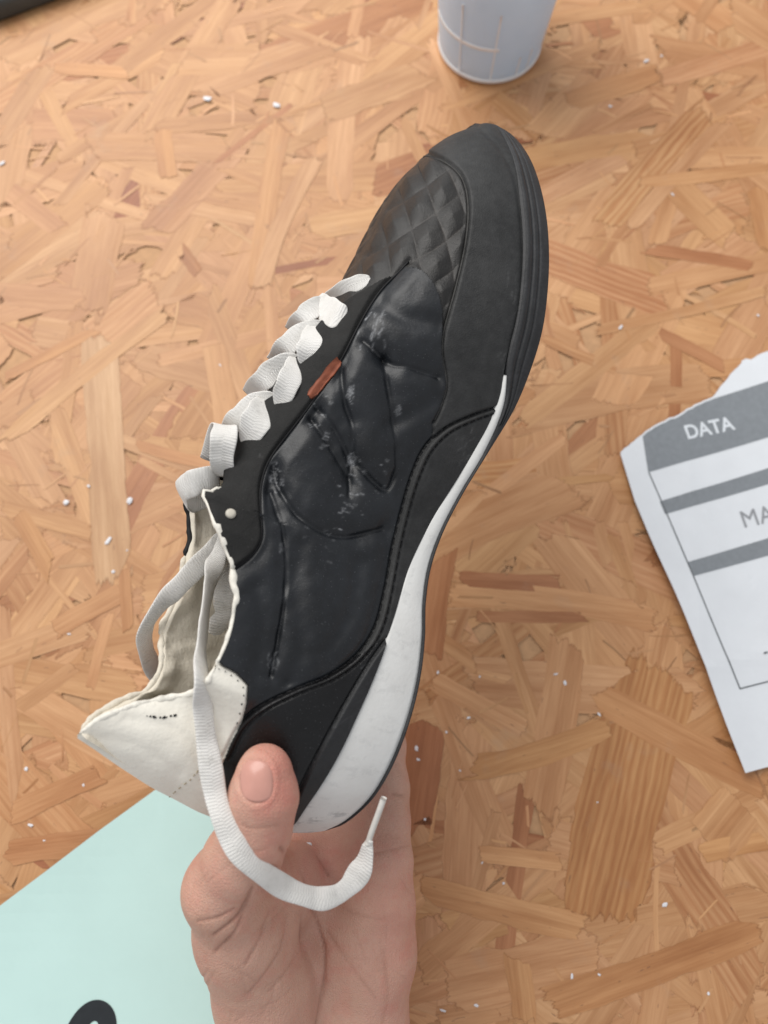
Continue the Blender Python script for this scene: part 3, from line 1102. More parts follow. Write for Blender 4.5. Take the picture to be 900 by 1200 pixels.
# ---- laces
def ribbon(cen, wid, half, thick=0.0011, crown=0.0006):
    """flat woven band: cen (n,3), wid (n,3) width directions, half-width per point"""
    cen = np.asarray(cen, float)
    n = len(cen)
    wid = wid / (np.linalg.norm(wid, axis=1)[:, None] + 1e-12)
    tg = np.gradient(cen, axis=0)
    tg /= np.linalg.norm(tg, axis=1)[:, None] + 1e-12
    nn = np.cross(tg, wid)
    nn /= np.linalg.norm(nn, axis=1)[:, None] + 1e-12
    wid = np.cross(nn, tg)
    half = np.broadcast_to(np.asarray(half, float), (n,))
    an_ = np.linspace(0, 2 * np.pi, 20, endpoint=False)
    cx = np.sign(np.cos(an_)) * np.abs(np.cos(an_)) ** 0.5
    sy = np.sign(np.sin(an_)) * np.abs(np.sin(an_)) ** 0.7
    V = cen[:, None] + (half[:, None] * cx[None])[..., None] * wid[:, None] + (sy * thick * 0.5 - crown * (cx ** 2))[None, :, None] * nn[:, None]
    L = np.concatenate([[0], np.cumsum(np.linalg.norm(np.diff(cen, axis=0), axis=1))])
    guv = np.stack([np.repeat(L[:, None], 20, 1), half[:, None] * cx[None], np.zeros((n, 20))], -1)
    Fl = grid_faces(n, 20, closed=True).tolist() + [list(range(20))[::-1], [(n - 1) * 20 + k for k in range(20)]]
    return V.reshape(-1, 3), Fl, guv.reshape(-1, 3)


def lace(cen, wid, half, nm='lace', parent=None, **kw):
    v, f, guv = ribbon(cen, wid, half, **kw)
    return mesh(nm, v, f, M['lace'], parent or shoe, True, {'guv': ('FLOAT_VECTOR', guv)})


def ridge_pt(t, s, off):
    """point over the instep: t station number, s from 1 (near sole) through 0 (ridge) to -1 (far sole)"""
    i = np.array([int(np.clip(t / 24 * (NR - 1), 0, NR - 1))])
    a = np.array([(1 - abs(s)) * np.pi / 2])
    y, z = section(i, a, Hh[i], 1 if s >= 0 else -1)
    p = place(i, y, z)[0]
    cen = place(i, np.array([0.0]), np.array([Hh[i[0]] * 0.55]))[0]
    d = p - cen
    d /= np.linalg.norm(d)
    return p + d * off


def cross_lace(t0, s0, t1, s1, half, lift=0.0035, twist=0.0, sag=0.0):
    n = 26
    u = np.linspace(0, 1, n)
    pts = []
    for k in u:
        t = t0 + (t1 - t0) * k
        s = s0 + (s1 - s0) * k
        o = -0.0012 + lift * math.sin(math.pi * min(1, max(0, k))) ** 0.55
        pts.append(ridge_pt(t, s, o))
    pts = smooth(np.array(pts), 1.2)
    base = np.array([ridge_pt(t0 + (t1 - t0) * k + 0.35, s0 + (s1 - s0) * k, 0) - ridge_pt(t0 + (t1 - t0) * k - 0.35, s0 + (s1 - s0) * k, 0) for k in u])
    tgt = np.gradient(pts, axis=0)
    tgt /= np.linalg.norm(tgt, axis=1)[:, None]
    w = base - (base * tgt).sum(1)[:, None] * tgt
    hw = half * (0.70 + 0.30 * np.sin(np.pi * np.clip(u * 1.0, 0, 1)) ** 0.4)
    hw[0] *= 0.75; hw[-1] *= 0.75
    return lace(pts, w, hw, crown=0.0009, thick=0.0014)


def lace_px(rows, n=40):
    """short lace run over the instep: (px, py, lift, half width); the first end wraps behind the ridge when lift is None"""
    rows = [list(r) for r in rows]
    out = []
    for x, y, lf_, hw in rows:
        k = int(np.argmin((pxf - x) ** 2 + (pyf - y) ** 2 + np.where(ok, 0, 1e6)))
        d0 = PD.ravel()[k]
        out.append((x, y, d0 + 0.012 if lf_ is None else d0 - lf_, hw))
    c = crv(out, n)
    cen = PV(c[:, 0], c[:, 1], c[:, 2])
    tp2 = np.gradient(c[:, :2], axis=0)
    wid = (-tp2[:, 1:2]) * RT - tp2[:, 0:1] * UP
    wid = wid / np.linalg.norm(wid, axis=1)[:, None] + FWD * 0.25 * np.sin(np.linspace(0, 5, n) + rows[0][0])[:, None]
    hw = c[:, 3] * (1 + 0.05 * np.sin(np.linspace(0, 17, n) + rows[0][1]))
    uu = np.linspace(0, 1, n)
    hw = hw * np.sqrt(np.clip(1 - (np.clip(uu - 0.70, 0, 1) / 0.31) ** 2, 0.06, 1))
    return lace(cen, wid, hw, crown=0.0004, thick=0.0011)


RUNS = [[(384, 352, None, .0030), (397, 343, .0025, .0034), (415, 334, .0030, .0036), (434, 326, -.0006, .0032)],
        [(342, 388, None, .0036), (353, 374, .0030, .0040), (366, 362, .0036, .0042), (381, 352, .0005, .0036)],
        [(370, 352, .0006, .0042), (381, 361, .0052, .0052), (393, 369, .0045, .0055), (405, 377, -.0006, .0044)],
        [(322, 424, None, .0038), (334, 408, .0034, .0044), (352, 393, .0040, .0048), (377, 379, .0004, .0040)],
        [(371, 380, .0006, .0036), (367, 394, .0056, .0046), (362, 410, .0050, .0048), (356, 428, -.0006, .0040)],
        [(293, 464, None, .0042), (307, 447, .0034, .0046), (326, 432, .0042, .0050), (350, 418, .0004, .0040)],
        [(348, 421, .0006, .0034), (342, 437, .0056, .0042), (335, 455, .0050, .0044), (325, 476, -.0006, .0036)],
        [(266, 512, None, .0042), (279, 494, .0034, .0052), (298, 478, .0042, .0056), (322, 463, .0004, .0044)],
        [(311, 470, .0006, .0040), (304, 484, .0060, .0052), (297, 500, .0054, .0056), (286, 520, -.0006, .0044)]]
for r_ in RUNS:
    lace_px(r_)


def pxribbon(pts, n, nm='lace', rest=False, **kw):
    """loose lace: rows (px, py, depth, width-vector px x, px y, width depth m, half width m)"""
    c = crv(pts, n)
    if rest:
        # lie on the outside of the collar where it passes over it
        for k in range(n):
            d2 = (pxf - c[k, 0]) ** 2 + (pyf - c[k, 1]) ** 2 + np.where(ok, 0, 1e6)
            j = int(np.argmin(d2))
            if d2[j] < 200 and c[k, 1] > 745:
                c[k, 2] = min(c[k, 2], PD.ravel()[j] - 0.0045)
            d2 = (hx - c[k, 0]) ** 2 + (hy - c[k, 1]) ** 2
            m9 = d2 < 150
            if m9.any():
                c[k, 2] = min(c[k, 2], hd[m9].min() - 0.0012)
        c[:, 2] = smooth(c[:, 2], 3.0)
    c[:, 2] -= 0.0008 * np.abs(np.sin(np.arange(n) * 0.33) * np.sin(np.arange(n) * 0.071))
    c[:, 5] += 0.010 * (vnoise(np.stack([np.arange(n) / 7.0, np.full(n, pts[0][0])], -1), 5) - 0.5)
    c[:, 6] *= 1 + 0.06 * np.sin(np.arange(n) * 0.41 + 1)
    cen = PV(c[:, 0], c[:, 1], c[:, 2])
    wid = (c[:, 3:4] * RT - c[:, 4:5] * UP) * 0.001 + c[:, 5:6] * FWD
    return lace(cen, wid, c[:, 6], nm, **kw)


# loop standing off the throat at the far left
pxribbon([(264, 558, .292, 24, 8, .003, .0044), (260, 538, .286, 26, 5, .002, .0047), (262, 514, .285, 26, 3, .003, .0047), (264, 500, .291, 25, 2, .004, .0046), (258, 506, .300, 24, 6, .006, .0045), (246, 540, .308, 20, 14, .01, .0044)], 40)
pxribbon([(256, 560, .294, 6, 22, .004, .0044), (240, 561, .287, 5, 22, .003, .0047), (222, 568, .287, 4, 22, .003, .0047), (211, 577, .293, 6, 18, .006, .0046), (222, 588, .303, 6, 12, .012, .0045), (246, 582, .312, 4, 12, .012, .0044)], 44)
# second end looping out to the left behind the collar
pxribbon([(262, 628, .318, 8, 14, .004, .0030), (243, 652, .306, 12, 16, .006, .0040), (217, 680, .296, 10, 13, .010, .0041), (191, 708, .293, 8, 10, .014, .0041), (172, 738, .294, 6, 3, .020, .0040),
          (173, 764, .303, 8, -3, .020, .0040), (184, 790, .318, 8, -6, .02, .0040), (200, 812, .335, 8, -6, .018, .004)], 80)
# flat run of the lace lying against the inside of the near wall
pxribbon([(252, 640, .318, 14, 2, .004, .0035), (262, 668, .314, 22, 3, .008, .0046), (263, 705, .312, 22, 1, .012, .0047), (256, 745, .314, 20, -2, .014, .0046), (246, 785, .320, 18, -4, .014, .0042)], 50)

# ================================================================== THE HAND
def to3(rows):
    return [(P(x, y, d), r) for x, y, d, r in rows]


CH = []          # capsule chains: list of [(point, radius), ...], blend
thumb = to3([(310, 904, .2655, .0090), (309, 934, .2660, .0109), (302, 972, .2690, .0108), (284, 1006, .2750, .0126), (265, 1042, .2840, .0150), (281, 1095, .2970, .0168), (308, 1165, .3110, .0190), (340, 1250, .3280, .0240)])
pinky_side = to3([(452, 880, .3640, .0090), (453, 925, .3580, .0098), (450, 965, .3500, .0108), (448, 1010, .3420, .0128), (441, 1060, .3360, .0158), (435, 1120, .3330, .0180), (420, 1200, .3350, .0205), (405, 1270, .3400, .0215)])
ring = to3([(418, 860, .3800, .0090), (420, 915, .3740, .0098), (420, 962, .3620, .0108), (415, 1010, .3510, .0122), (405, 1070, .3460, .0140), (390, 1150, .3450, .0180)])
midd = to3([(375, 850, .3830, .0092), (380, 910, .3770, .0100), (384, 962, .3660, .0112), (382, 1010, .3560, .0122), (372, 1070, .3500, .0140), (360, 1150, .3480, .0190)])
indx = to3([(325, 860, .3780, .0090), (335, 910, .3740, .0100), (345, 962, .3650, .0112), (346, 1010, .3550, .0122), (335, 1070, .3480, .0150), (330, 1150, .3450, .0200)])
fore_arm = to3([(365, 1230, .3350, .0260), (375, 1400, .3400, .0290), (380, 1560, .3450, .0310)])
fore_arm2 = to3([(345, 1230, .3350, .0240), (350, 1400, .3400, .0270), (352, 1560, .3450, .0290)])
palm_fill = to3([(360, 1040, .352, .0135), (380, 1100, .345, .0170), (370, 1180, .342, .0200)])
palm_fill2 = to3([(410, 1030, .349, .0130), (412, 1100, .340, .0165), (400, 1180, .340, .0200)])
web = to3([(300, 1030, .300, .0105), (335, 1018, .330, .0100), (360, 1010, .352, .0105)])
web2 = to3([(310, 1060, .312, .0130), (350, 1050, .340, .0120)])
CH = [(thumb, .006), (pinky_side, .010), (ring, .010), (midd, .010), (indx, .010), (palm_fill, .016), (palm_fill2, .016), (web, .010), (web2, .012), (fore_arm, .014), (fore_arm2, .014)]
# curled finger ends behind the shoe
for base, dx in ((452, -34), (418, -40), (375, -42), (325, -36)):
    d0 = .364 if base == 452 else .381
    CH.append((to3([(base, 870, d0, .0090), (base + dx * 0.3, 815, d0 + .003, .0086), (base + dx, 775, d0 + .001, .0078)]), .005))


def sdf(X):
    out = None
    for ch, kk in CH:
        dch = None
        for (a, ra), (b, rb) in zip(ch[:-1], ch[1:]):
            ab = b - a
            t = np.clip(((X - a) @ ab) / (ab @ ab), 0, 1)
            d = np.linalg.norm(X - a - t[:, None] * ab, axis=1) - (ra + (rb - ra) * t)
            if dch is None:
                dch = d
            else:
                h = np.clip(0.5 + 0.5 * (d - dch) / 0.006, 0, 1)
                dch = d * (1 - h) + dch * h - 0.006 * h * (1 - h)
        if out is None:
            out = dch
        else:
            h = np.clip(0.5 + 0.5 * (dch - out) / kk, 0, 1)
            out = dch * (1 - h) + out * h - kk * h * (1 - h)
    return out


def surface_nets(lo, hi, hs):
    n = np.ceil((hi - lo) / hs).astype(int) + 1
    xs = [lo[k] + hs * np.arange(n[k]) for k in range(3)]
    nc_ = n // 8 + 2
    cx_ = [lo[k] + hs * (8 * np.arange(nc_[k]) + 3.5) for k in range(3)]
    Cg = np.stack(np.meshgrid(*cx_, indexing='ij'), -1).reshape(-1, 3)
    Cg = sdf(Cg).reshape(nc_)
    G = np.empty(n)
    jy, jz = np.arange(n[1]) // 8, np.arange(n[2]) // 8
    for i in range(n[0]):
        Yg, Zg = np.meshgrid(xs[1], xs[2], indexing='ij')
        Xp = np.stack([np.full(Yg.size, xs[0][i]), Yg.ravel(), Zg.ravel()], 1)
        gi = Cg[i // 8][jy][:, jz].ravel().copy()
        nr_ = np.abs(gi) < 0.0125
        if nr_.any():
            gi[nr_] = sdf(Xp[nr_])
        G[i] = gi.reshape(n[1], n[2])
    ins = G < 0
    cs = tuple(n - 1)
    acc = np.zeros(cs + (3,))
    cntr = np.zeros(cs)
    for ax in range(3):
        sl0 = [slice(None)] * 3; sl1 = [slice(None)] * 3
        sl0[ax] = slice(0, -1); sl1[ax] = slice(1, None)
        A, B = G[tuple(sl0)], G[tuple(sl1)]
        x = (A < 0) != (B < 0)
        t = np.where(x, A / np.where(x, A - B, 1), 0)
        oth = [k for k in range(3) if k != ax]
        for da in (0, 1):
            for db in (0, 1):
                s = [slice(None)] * 3
                s[oth[0]] = slice(da, n[oth[0]] - 1 + da)
                s[oth[1]] = slice(db, n[oth[1]] - 1 + db)
                xx, tt_ = x[tuple(s)], t[tuple(s)]
                cntr += xx
                acc[..., ax] += xx * tt_
                acc[..., oth[0]] += xx * da
                acc[..., oth[1]] += xx * db
    act = cntr > 0
    idx = -np.ones(cs, int)
    idx[act] = np.arange(act.sum())
    cell = np.argwhere(act)
    Vv = lo + hs * (cell + acc[act] / cntr[act][:, None])
    Fl = []
    for ax in range(3):
        o1, o2 = [(1, 2), (2, 0), (0, 1)][ax]
        sl0 = [slice(1, -1)] * 3; sl1 = [slice(1, -1)] * 3
        sl0[ax] = slice(0, -1); sl1[ax] = slice(1, None)
        A, B = ins[tuple(sl0)], ins[tuple(sl1)]
        e = np.argwhere(A != B)
        if not len(e):
            continue
        sg = A[tuple(e.T)]
        base = e.copy()
        base[:, o1] += 1; base[:, o2] += 1
        def cellat(d1, d2):
            q = base.copy(); q[:, o1] -= d1; q[:, o2] -= d2
            return idx[tuple(q.T)]
        q = np.stack([cellat(1, 1), cellat(0, 1), cellat(0, 0), cellat(1, 0)], 1)
        q = np.where(sg[:, None], q, q[:, ::-1])
        Fl.append(q)
    Fl = np.concatenate(Fl)
    Fl = Fl[(Fl >= 0).all(1)]
    return Vv, Fl


allp = np.array([p for ch, _ in CH for p, r in ch])
lo_, hi_ = allp.min(0) - 0.034, allp.max(0) + 0.034
HV, HF = surface_nets(lo_, hi_, 0.00078)


def grad(X, e=0.0006):
    gx = [(sdf(X + e * np.eye(3)[k]) - sdf(X - e * np.eye(3)[k])) for k in range(3)]
    g_ = np.stack(gx, 1)
    return g_ / (np.linalg.norm(g_, axis=1)[:, None] + 1e-12)


HN = grad(HV)
HV = HV - HN * sdf(HV)[:, None]
hx, hy, hd = proj(HV)
facing = sstep(0.0, 0.35, -(HN @ FWD))
CREASE = [([(367, 1062), (374, 1088), (380, 1115), (379, 1158), (371, 1205)], 2.6, .0011), ([(296, 1040), (288, 1060), (276, 1078), (250, 1097)], 2.6, .0011),
          ([(289, 1062), (276, 1092), (252, 1116)], 2.4, .0009), ([(317, 1066), (305, 1100), (288, 1130)], 2.2, .0006), ([(353, 1072), (350, 1110), (335, 1140), (315, 1163)], 2.2, .0006),
          ([(275, 1066), (255, 1076), (232, 1080)], 2.2, .0006), ([(336, 1070), (330, 1110), (308, 1145), (290, 1165)], 2.2, .0005), ([(266, 1130), (300, 1150)], 2, .0003),
          ([(330, 995), (352, 1020), (362, 1045), (367, 1066)], 3, .0010), ([(352, 985), (372, 1005), (385, 1025)], 2.4, .0007), ([(440, 1000), (462, 995), (480, 990)], 2.4, .0006),
          ([(382, 1090), (410, 1130), (440, 1170)], 2.4, .0004), ([(395, 1060), (420, 1072), (452, 1078)], 2.2, .0003), ([(460, 930), (475, 932)], 2.2, .0006),
          ([(284, 992), (300, 998), (312, 996)], 3.0, .0003), ([(284, 968), (298, 972), (326, 968)], 2.0, .0004), ([(450, 1115), (455, 1160), (450, 1200)], 4, .0004)]
cre = np.zeros(len(HV))
hdsp = np.zeros(len(HV))
for e, s, dep in CREASE:
    q = (np.exp(-(polydist(hx, hy, crv(e, 24)) / (s * 0.62)) ** 2) + 0.35 * np.exp(-(polydist(hx, hy, crv(e, 24)) / (s * 2.4)) ** 2)) * facing
    fade = 0.6 + 0.8 * vnoise(np.stack([hx / 16, hy / 16], -1), int(e[0][0]))
    hdsp -= 0.8 * dep * q * fade
    cre = np.maximum(cre, q * min(1, dep / .0011) * fade)
fr = np.random.default_rng(12)
for _ in range(34):
    x0, y0 = fr.uniform(225, 470), fr.uniform(1010, 1195)
    th = fr.normal(2.0 if x0 < 360 else 1.0, 0.45)
    l_ = fr.uniform(14, 45)
    pl = [(x0, y0), (x0 + l_ * .5 * math.cos(th) + fr.normal(0, 2), y0 + l_ * .5 * math.sin(th)), (x0 + l_ * math.cos(th), y0 + l_ * math.sin(th))]
    q = np.exp(-(polydist(hx, hy, crv(pl, 10)) / 1.6) ** 2) * facing
    hdsp -= 0.00022 * q
    cre = np.maximum(cre, 0.22 * q)
# nail bed hollow on the thumb
NAILC = np.array((300.5, 915.0))
hdsp += 0.0010 * (vnoise(HV * 90, 2) - 0.5) * 1.0
front = (hd < 0.30)
nl = ((hx - NAILC[0]) / 19.5) ** 2 + ((hy - NAILC[1]) / 26.0) ** 2
hdsp -= 0.0004 * (1 - sstep(0.6, 1.1, nl)) * facing * front
hdsp += 0.0004 * np.exp(-((np.sqrt(nl) - 1.22) / 0.16) ** 2) * facing * front
HV2 = HV + HN * hdsp[:, None]
# blood tint: finger tips and pads redder, hollow of the palm a little
blush = np.exp(-(((hx - 330) / 34) ** 2 + ((hy - 905) / 55) ** 2)) * front + 0.55 * np.exp(-(((hx - 380) / 60) ** 2 + ((hy - 1010) / 40) ** 2)) \
    + 0.35 * np.exp(-(((hx - 465) / 30) ** 2 + ((hy - 1100) / 120) ** 2)) + 0.22 * vnoise(HV * 70, 9) + 0.25 * sstep(.5, .8, vnoise(HV * 260, 19))
blush = np.clip(blush, 0, 1)


def skin_mat():
    m = N('hand_skin')
    co = m.coord()
    n1 = m.noise(co, 45, 5, 0.65)
    n2 = m.noise(co, 260, 4, 0.7)
    base = m.ramp(n1, [(0.3, (0.545, 0.322, 0.238)), (0.7, (0.625, 0.388, 0.298))])
    base = m.mix(m.math('MULTIPLY', m.attr('blush'), 0.85), base, (0.60, 0.235, 0.185))
    base = m.mix(m.math('MULTIPLY', m.ramp(m.noise(co, 110, 5, 0.7), [(0.42, (0, 0, 0)), (0.68, (1, 1, 1))]), 0.30), base, (0.66, 0.43, 0.32))
    base = m.mix(m.math('MULTIPLY', m.attr('crease'), 0.38), base, (0.30, 0.115, 0.075))
    base = m.mix(m.math('MULTIPLY', m.ramp(n2, [(0.45, (0, 0, 0)), (0.75, (1, 1, 1))]), 0.22), base, (0.60, 0.28, 0.22))
    m.set(Base_Color=base, Roughness=0.56, Specular_IOR_Level=0.4)
    m.p.inputs['Subsurface Weight'].default_value = 0.12
    m.p.inputs['Subsurface Radius'].default_value = (1.0, 0.35, 0.2)
    m.p.inputs['Subsurface Scale'].default_value = 0.0035
    v = m.node('ShaderNodeTexVoronoi')
    v.feature = 'DISTANCE_TO_EDGE'
    v.inputs['Scale'].default_value = 900
    m.link(co, v.inputs['Vector'])
    h = m.math('ADD', m.math('MULTIPLY', m.math('MINIMUM', v.outputs['Distance'], 0.25), 1.6), m.math('ADD', m.math('MULTIPLY', n2, 0.9), m.math('MULTIPLY', m.noise(m.scale(co, (1.0, 0.45, 1.0)), 620, 5, 0.7), 1.1)))
    m.bump(h, 0.5, 0.0008)
    return m.m


hand = mesh('hand', HV2, HF, skin_mat(), None, True, {'blush': ('FLOAT', blush), 'crease': ('FLOAT', np.clip(cre, 0, 1))})
tag(hand, 'bare left hand with palm up gripping the shoe heel, thumb on top', 'hand')

# thumb nail: curved plate on the thumb
vis = np.where(front & ((HN @ FWD) < 0))[0]


qx, qy = [], []
for u in np.linspace(-1, 1, 17):
    for v_ in np.linspace(-1, 1, 21):
        # superellipse outline
        sq = max(abs(u), abs(v_))
        rr = (abs(u) ** 2.6 + abs(v_) ** 2.6) ** (1 / 2.6)
        kf = sq / rr if rr > 1e-6 else 1.0
        qx.append(NAILC[0] + 19.5 * u * kf + 1.5 * v_)
        qy.append(NAILC[1] + 25.0 * v_ * kf)
qx, qy = np.array(qx), np.array(qy)
qd = np.full(qx.shape, 0.235)
for _ in range(25):
    qd = qd + 0.9 * sdf(PV(qx, qy, qd))
top = PV(qx, qy, qd)
bot = grad(top)
top = np.array(top).reshape(17, 21, 3)
nn = np.array(bot).reshape(17, 21, 3)
for _ in range(6):
    tp = top.copy()
    tp[1:-1, 1:-1] = (top[:-2, 1:-1] + top[2:, 1:-1] + top[1:-1, :-2] + top[1:-1, 2:]) / 4
    top = tp
nn = nn.mean((0, 1)); nn /= np.linalg.norm(nn)
U_, V_ = np.meshgrid(np.linspace(-1, 1, 17), np.linspace(-1, 1, 21), indexing='ij')
ed = np.maximum(np.abs(U_), np.abs(V_))
up_ = top + nn * (0.0002 + 0.0005 * (1 - ed ** 4))[..., None]
dn_ = top - nn * 0.0006
v = np.concatenate([up_.reshape(-1, 3), dn_.reshape(-1, 3)])
f = grid_faces(17, 21).tolist() + grid_faces(17, 21, 357, True).tolist()
rim = [k for k in range(21)] + [21 * k + 20 for k in range(1, 17)] + [356 - k for k in range(1, 21)] + [21 * k for k in range(15, 0, -1)]
f += [[rim[k], 357 + rim[k], 357 + rim[(k + 1) % len(rim)], rim[(k + 1) % len(rim)]] for k in range(len(rim))]
nm_ = plain('thumb_nail', (0.56, 0.285, 0.23), 0.27, 0.5, 0.06, 120, 0.03)
mesh('nail', v, f, nm_, hand)

# long loose end: out of the throat, down over the collar, over the thumb and round to its tip
long_lace = pxribbon([(262, 628, .316, 12, 4, .004, .0022), (255, 650, .308, 20, 4, .004, .0038), (246, 690, .296, 4, 1, .030, .0040), (240, 735, .282, 2, 0, .034, .0040),
          (237, 780, .272, 4, 0, .026, .0040), (239, 830, .266, 14, 2, .018, .0038), (245, 885, .262, 24, -2, .008, .0038), (256, 945, .260, 26, -7, .004, .0038),
          (279, 996, .262, 20, -18, .010, .0038), (318, 1030, .266, 9, -20, .009, .0038), (352, 1047, .270, 3, -20, .012, .0038),
          (383, 1053, .274, -2, -22, .006, .0038), (408, 1040, .277, -12, -18, .004, .0038), (424, 1016, .278, -20, -6, .008, .0042), (430, 994, .278, -10, -4, .006, .0022), (433, 984, .2775, -6, -2, .003, .0012)], 150, rest=True)
ag = PV(*np.array([(431, 989, .2778), (437, 971, .2768), (444, 952, .2758), (450, 935, .2750)]).T)
v, f = tube(crv(ag, 20), 0.00115, 10)
mesh('aglet', v, f, M['aglet'], long_lace)

# ================================================================== PAPERS
def sheet(name, poly, lift, mat, thick=0.00025, parent=None, step=9, zoff=0.0):
    """flat outline in photo pixels laid on the table, finely triangulated so that it can curl"""
    import bmesh
    poly = np.asarray(poly, float)
    pts = np.array([T(x, y) for x, y in poly])[:, :2]
    bm = bmesh.new()
    vs = [bm.verts.new((x, y, 0)) for x, y in pts]
    bm.faces.new(vs)
    lo, hi = pts.min(0), pts.max(0)
    for ax in (0, 1):
        for c in np.arange(lo[ax] + 0.004, hi[ax], step * 0.001):
            co = [0, 0, 0]; no = [0, 0, 0]
            co[ax] = c; no[ax] = 1
            bmesh.ops.bisect_plane(bm, geom=bm.verts[:] + bm.edges[:] + bm.faces[:], plane_co=co, plane_no=no)
    bmesh.ops.triangulate(bm, faces=bm.faces[:])
    for f_ in bm.faces:
        if f_.normal.z < 0:
            f_.normal_flip()
    V = np.array([v.co[:] for v in bm.verts])
    bm.verts.index_update()
    Fc = [[v.index for v in f_.verts] for f_ in bm.faces]
    be = [(e.verts[0].index, e.verts[1].index) for e in bm.edges if e.is_boundary]
    bm.free()
    V[:, 2] = lift(V[:, 0], V[:, 1]) + zoff
    if thick:
        n = len(V)
        lowv = V.copy(); lowv[:, 2] -= thick
        Vall = np.concatenate([V, lowv])
        Fall = Fc + [[k + n for k in f_][::-1] for f_ in Fc] + [[a, b, b + n, a + n] for a, b in be]
    else:
        Vall, Fall = V, Fc
    return mesh(name, Vall, Fall, mat, parent, False)


paper_m = plain('white_paper', (0.73, 0.76, 0.795), 0.75, 0.25, 0.03, 40, 0.15)
ink_m = plain('grey_print', (0.235, 0.255, 0.275), 0.75, 0.25, 0.08, 300, 0.0)
line_m = plain('dark_print', (0.12, 0.13, 0.14), 0.75, 0.2, 0.1, 300, 0.0)
white_m = plain('white_print', (0.70, 0.74, 0.78), 0.75, 0.2, 0.03, 100, 0.0)
txt_m = plain('mid_grey_print', (0.30, 0.31, 0.33), 0.75, 0.2, 0.05, 100, 0.0)

pa, pb = T(725, 535)[:2], T(868, 905)[:2]
pd = (pb - pa) / np.linalg.norm(pb - pa)
pn = np.array([-pd[1], pd[0]])
if pn[0] < 0:
    pn = -pn


def lift_p(x, y):
    u = (x - pa[0]) * pd[0] + (y - pa[1]) * pd[1]
    s = (x - pa[0]) * pn[0] + (y - pa[1]) * pn[1]
    return 0.0006 + 0.0060 * np.exp(-np.maximum(s, 0) / 0.030) * (0.35 + 0.65 * np.exp(-((u - 0.14) / 0.08) ** 2)) \
        + 0.0016 * np.sin(u * 34 + s * 13) * np.exp(-np.maximum(s, 0) / 0.08) * 0.5 + 0.0007 * (1 + np.sin(s * 60 + u * 20))


_lift0 = lift_p


def lift_p(x, y):
    z = _lift0(x, y)
    for a_, b_, h_ in (((790, 790), (905, 765), .0007), ((800, 480), (812, 690), .0005), ((850, 640), (905, 720), .0006)):
        A_, B_ = T(*a_)[:2], T(*b_)[:2]
        d_ = (B_ - A_) / np.linalg.norm(B_ - A_)
        s_ = (x - A_[0]) * -d_[1] + (y - A_[1]) * d_[0]
        z = z + h_ * np.exp(-np.abs(s_) / 0.006)
    return z


tr = np.random.default_rng(8)
tear = crv([(725, 534), (731, 527), (740, 519), (757, 506), (772, 497), (790, 489), (808, 479), (822, 471), (832, 467), (845, 452), (858, 436), (866, 428), (872, 421), (880, 422), (889, 416), (905, 411), (960, 392), (1060, 352)], 60)
tear[1:-1] += tr.normal(0, 0.4, tear[1:-1].shape)
left = crv([(868, 905), (845, 848), (818, 776), (790, 705), (762, 642), (741, 590)], 20)
paper = sheet('paper_sheet', np.concatenate([tear, [(1180, 700)], [(1200, 815)], [(905, 896)], left]), lift_p, paper_m, 0.0002, None, 4)
tag(paper, 'torn white printed form with grey bands lying right of the shoe', 'paper')
lft = np.array([(745, 519), (757, 555), (770, 590), (776, 605), (801, 661), (807, 677), (863, 807)], float)
sl = (510.0 - 555) / (905 - 757)


def band(y_l, y_r, xl, xl2, yl2, yr2, nm='printed_band', mat=ink_m):
    return sheet(nm, [(xl, y_l), (1100, y_r), (1120, yr2), (xl2, yl2)], lift_p, mat, 0, paper, 4, 0.00016)


hdr = np.concatenate([tear[(tear[:, 0] > 746) & (tear[:, 0] < 828)] + np.array([1.2, 2.0]), [(836, 468), (870, 457), (1090, 387), (1100, 452), (900, 513), (757, 556)]])
sheet('printed_header', hdr, lift_p, ink_m, 0, paper, 4, 0.00016)
band(590, 486, 770, 776, 605, 502)
band(661, 570, 801, 808, 677, 590)
sheet('ruled_line', [(757, 556), (758.4, 556), (864, 806.5), (1100, 748), (1100, 749.6), (863, 808.3)], lift_p, line_m, 0, paper, 4, 0.00018)
sheet('printed_dot', [(892, 765), (897, 763.5), (897.5, 765.5), (893, 767)], lift_p, line_m, 0, paper, 4, 0.00018)


def text(nm, body, px, py, cap_px, dirpx, mat, parent, lift, bold=0.0, xs=1.0, align='CENTER', mirror=False):
    """lettering laid on a surface: centre pixel, cap height in pixels, baseline direction in pixels"""
    cu = bpy.data.curves.new(nm, 'FONT')
    cu.body = body
    cu.size = 1.0
    cu.align_x = align
    cu.offset = bold
    cu.fill_mode = 'FRONT'
    tmp = bpy.data.objects.new(nm, cu)
    COL.objects.link(tmp)
    bpy.context.view_layer.update()
    me = bpy.data.meshes.new_from_object(tmp.evaluated_get(bpy.context.evaluated_depsgraph_get()))
    bpy.data.objects.remove(tmp)
    V = np.array([v.co[:] for v in me.vertices])
    Fc = [list(p.vertices) for p in me.polygons]
    c = T(px, py)
    e = T(px + dirpx[0], py + dirpx[1]) - c
    e = e[:2] / np.linalg.norm(e[:2])
    pe = np.array([-e[1], e[0]])
    k = cap_px * ((c - CAM) @ FWD) / F / 0.70
    y0 = 0.35
    X = c[0] + k * xs * V[:, 0] * e[0] + k * (V[:, 1] - y0) * pe[0]
    Y = c[1] + k * xs * V[:, 0] * e[1] + k * (V[:, 1] - y0) * pe[1]
    Vw = np.stack([X, Y, lift(X, Y) + 0.00026], 1)
    return mesh(nm, Vw, Fc, mat, parent, False)


